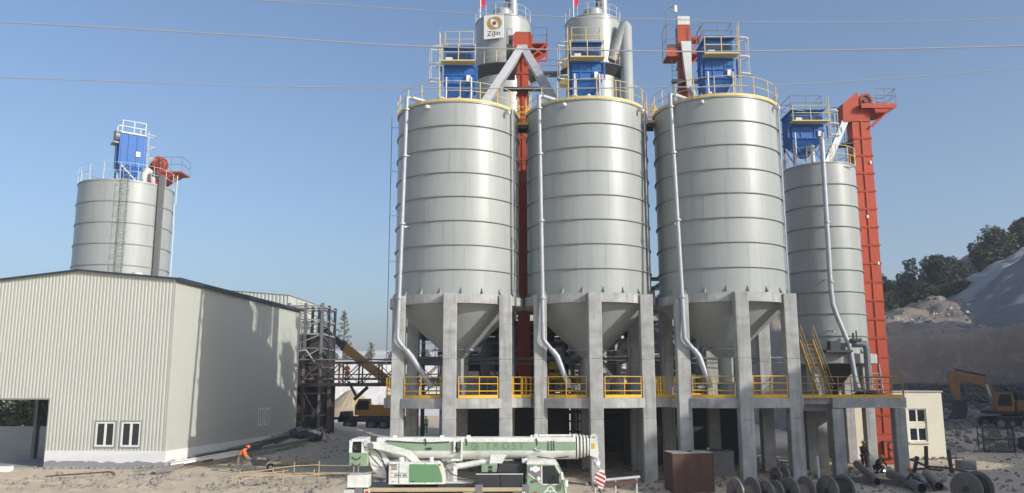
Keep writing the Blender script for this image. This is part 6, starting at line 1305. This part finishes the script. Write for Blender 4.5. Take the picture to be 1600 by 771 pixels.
bend = dict(waist=(.10,0,1.07), chest=(.27,0,1.22), neck=(.39,0,1.31), head=(.48,0,1.40), crown=(.53,0,1.50), nose=(.57,0,1.36))
for s, n in ((1,'l'),(-1,'r')): bend.update({'sh'+n:(.30,.18*s,1.29),'el'+n:(.36,.26*s,1.0),'wr'+n:(.55,.27*s,.80),'ha'+n:(.63,.27*s,.78)})
bend.update(knl=(.22,.11,.52), anl=(.10,.11,.12), hel=(.05,.11,.09), tol=(.27,.11,.05), knr=(-.05,-.11,.50), anr=(-.38,-.11,.14), her=(-.44,-.11,.15), tor=(-.24,-.11,.045))
wx, wy = -16.3, 50.5
person('worker in orange jacket and helmet bending to push a wheelbarrow on sunlit ground', (wx,wy,gz(wx,wy)), R(8), bend, 'orangecloth', 'greycloth', 'helmet_orange')
def barrow():
    t = thing('wheelbarrow', 'dark wheelbarrow pushed by the worker in orange', 'wheelbarrow', (wx+1.25,wy+.1,gz(wx+1.25,wy+.1)), R(8))
    MB().rings([[(-.35,-.26,.38),(.28,-.26,.38),(.28,.26,.38),(-.35,.26,.38)],[(-.55,-.36,.72),(.55,-.36,.72),(.55,.36,.72),(-.55,.36,.72)]]).build('tray', M['darksteel'], t)
    for y in (-.27,.27): MB().tube([(-.72,y,.78),(-.4,y,.6),(.3,y*.6,.34),(.62,y*.2,.24)],.022,6).build('handle', M['midsteel'], t); MB().tube([(-.2,y*.9,.5),(-.35,y,.0)],.025,6).build('leg', M['midsteel'], t)
    w_ = MB().lathe([(.12,-.05),(.22,-.05),(.24,0),(.22,.05),(.12,.05)],20,closed_prof=True).tf(Matrix.Rotation(R(90),4,'X')).build('wheel', M['rubber'], t, (.62,0,.24)); MB().cyl((0,-.04,0),(0,.04,0),.13,n=12).build('hub', M['lightsteel'], w_)
    mb = MB(); [rock(mb, random.uniform(-.3,.3), random.uniform(-.2,.2), .72, .18) for _ in range(10)]; mb.build('load', M['rock'], t, smooth=False, kind='stuff')
barrow()
stand = dict(knl=(.05,.12,.50), knr=(.0,-.12,.5), ell=(.06,.25,1.16), wrl=(.26,.16,1.02), hal=(.33,.12,1.0))
person('standing man in dark work clothes and yellow helmet beside the shaded platform leg', (20.55,49.6,gz(20.55,49.6)), R(-60), stand, 'darkcloth', 'darkcloth', 'helmet_yellow')
cr = dict(pelvis=(-.12,0,.36), waist=(-.02,0,.50), chest=(.14,0,.68), neck=(.24,0,.80), head=(.32,0,.90), crown=(.35,0,1.0), nose=(.41,0,.87))
for s, n in ((1,'l'),(-1,'r')): cr.update({'sh'+n:(.17,.18*s,.77),'el'+n:(.34,.22*s,.54),'wr'+n:(.52,.14*s,.42),'ha'+n:(.59,.11*s,.37),'hi'+n:(-.1,.11*s,.34),'kn'+n:(.26,.16*s,.42),'an'+n:(.02,.15*s,.09),'he'+n:(-.04,.15*s,.06),'to'+n:(.19,.16*s,.035)})
person('crouching welder in dark clothes with yellow helmet among the pipes', (21.05,48.9,gz(21.05,48.9)), R(-70), cr, 'darkcloth', 'darkcloth', 'helmet_yellow')
person('crouching man in black at the bottom edge beside the pipe ends', (19.55,41.2,gz(19.55,41.2)), R(120), cr, 'darkcloth', 'darkcloth', 'helmet_orange')
person('person in lime vest standing in the gap behind the left silo legs', (-9.05,88,gz(-9.05,88)), R(-90), {}, 'vest', 'greycloth', 'helmet_yellow')
person('worker in orange jacket standing on the pipe bridge', (-15.15,76.4,5.36), R(-90), {}, 'orangecloth', 'darkcloth', 'helmet_orange')
em = bpy.data.materials.new('welding_glow'); em.use_nodes = True; em.node_tree.nodes['Principled BSDF'].inputs['Emission Color'].default_value = (.9,.95,1,1); em.node_tree.nodes['Principled BSDF'].inputs['Emission Strength'].default_value = 6
t = thing('welding_torch', 'welding torch with bright white spark in front of the crouching welder', 'torch', (21.0,48.0,.25)); MB().tube([(.05,.7,.2),(.02,.3,.12),(0,.02,.03)],.02,6).build('rod', M['darksteel'], t); MB().ball((0,0,0),.05,8,6).build('spark', em, t)
# ---------------------------------------------------------------- air
hz_m = bpy.data.materials.new('haze'); hz_m.use_nodes = True; N = hz_m.node_tree.nodes; L = hz_m.node_tree.links
N.remove(N['Principled BSDF']); pv = N.new('ShaderNodeVolumePrincipled'); pv.inputs['Color'].default_value = (.90,.95,1,1); pv.inputs['Density'].default_value = .0007; pv.inputs['Anisotropy'].default_value = .2
L.new(pv.outputs[0], N['Material Output'].inputs['Volume'])
MB().box(-2300,2300,-600,2600,-8,75).build('haze', hz_m, smooth=False, kind='stuff')
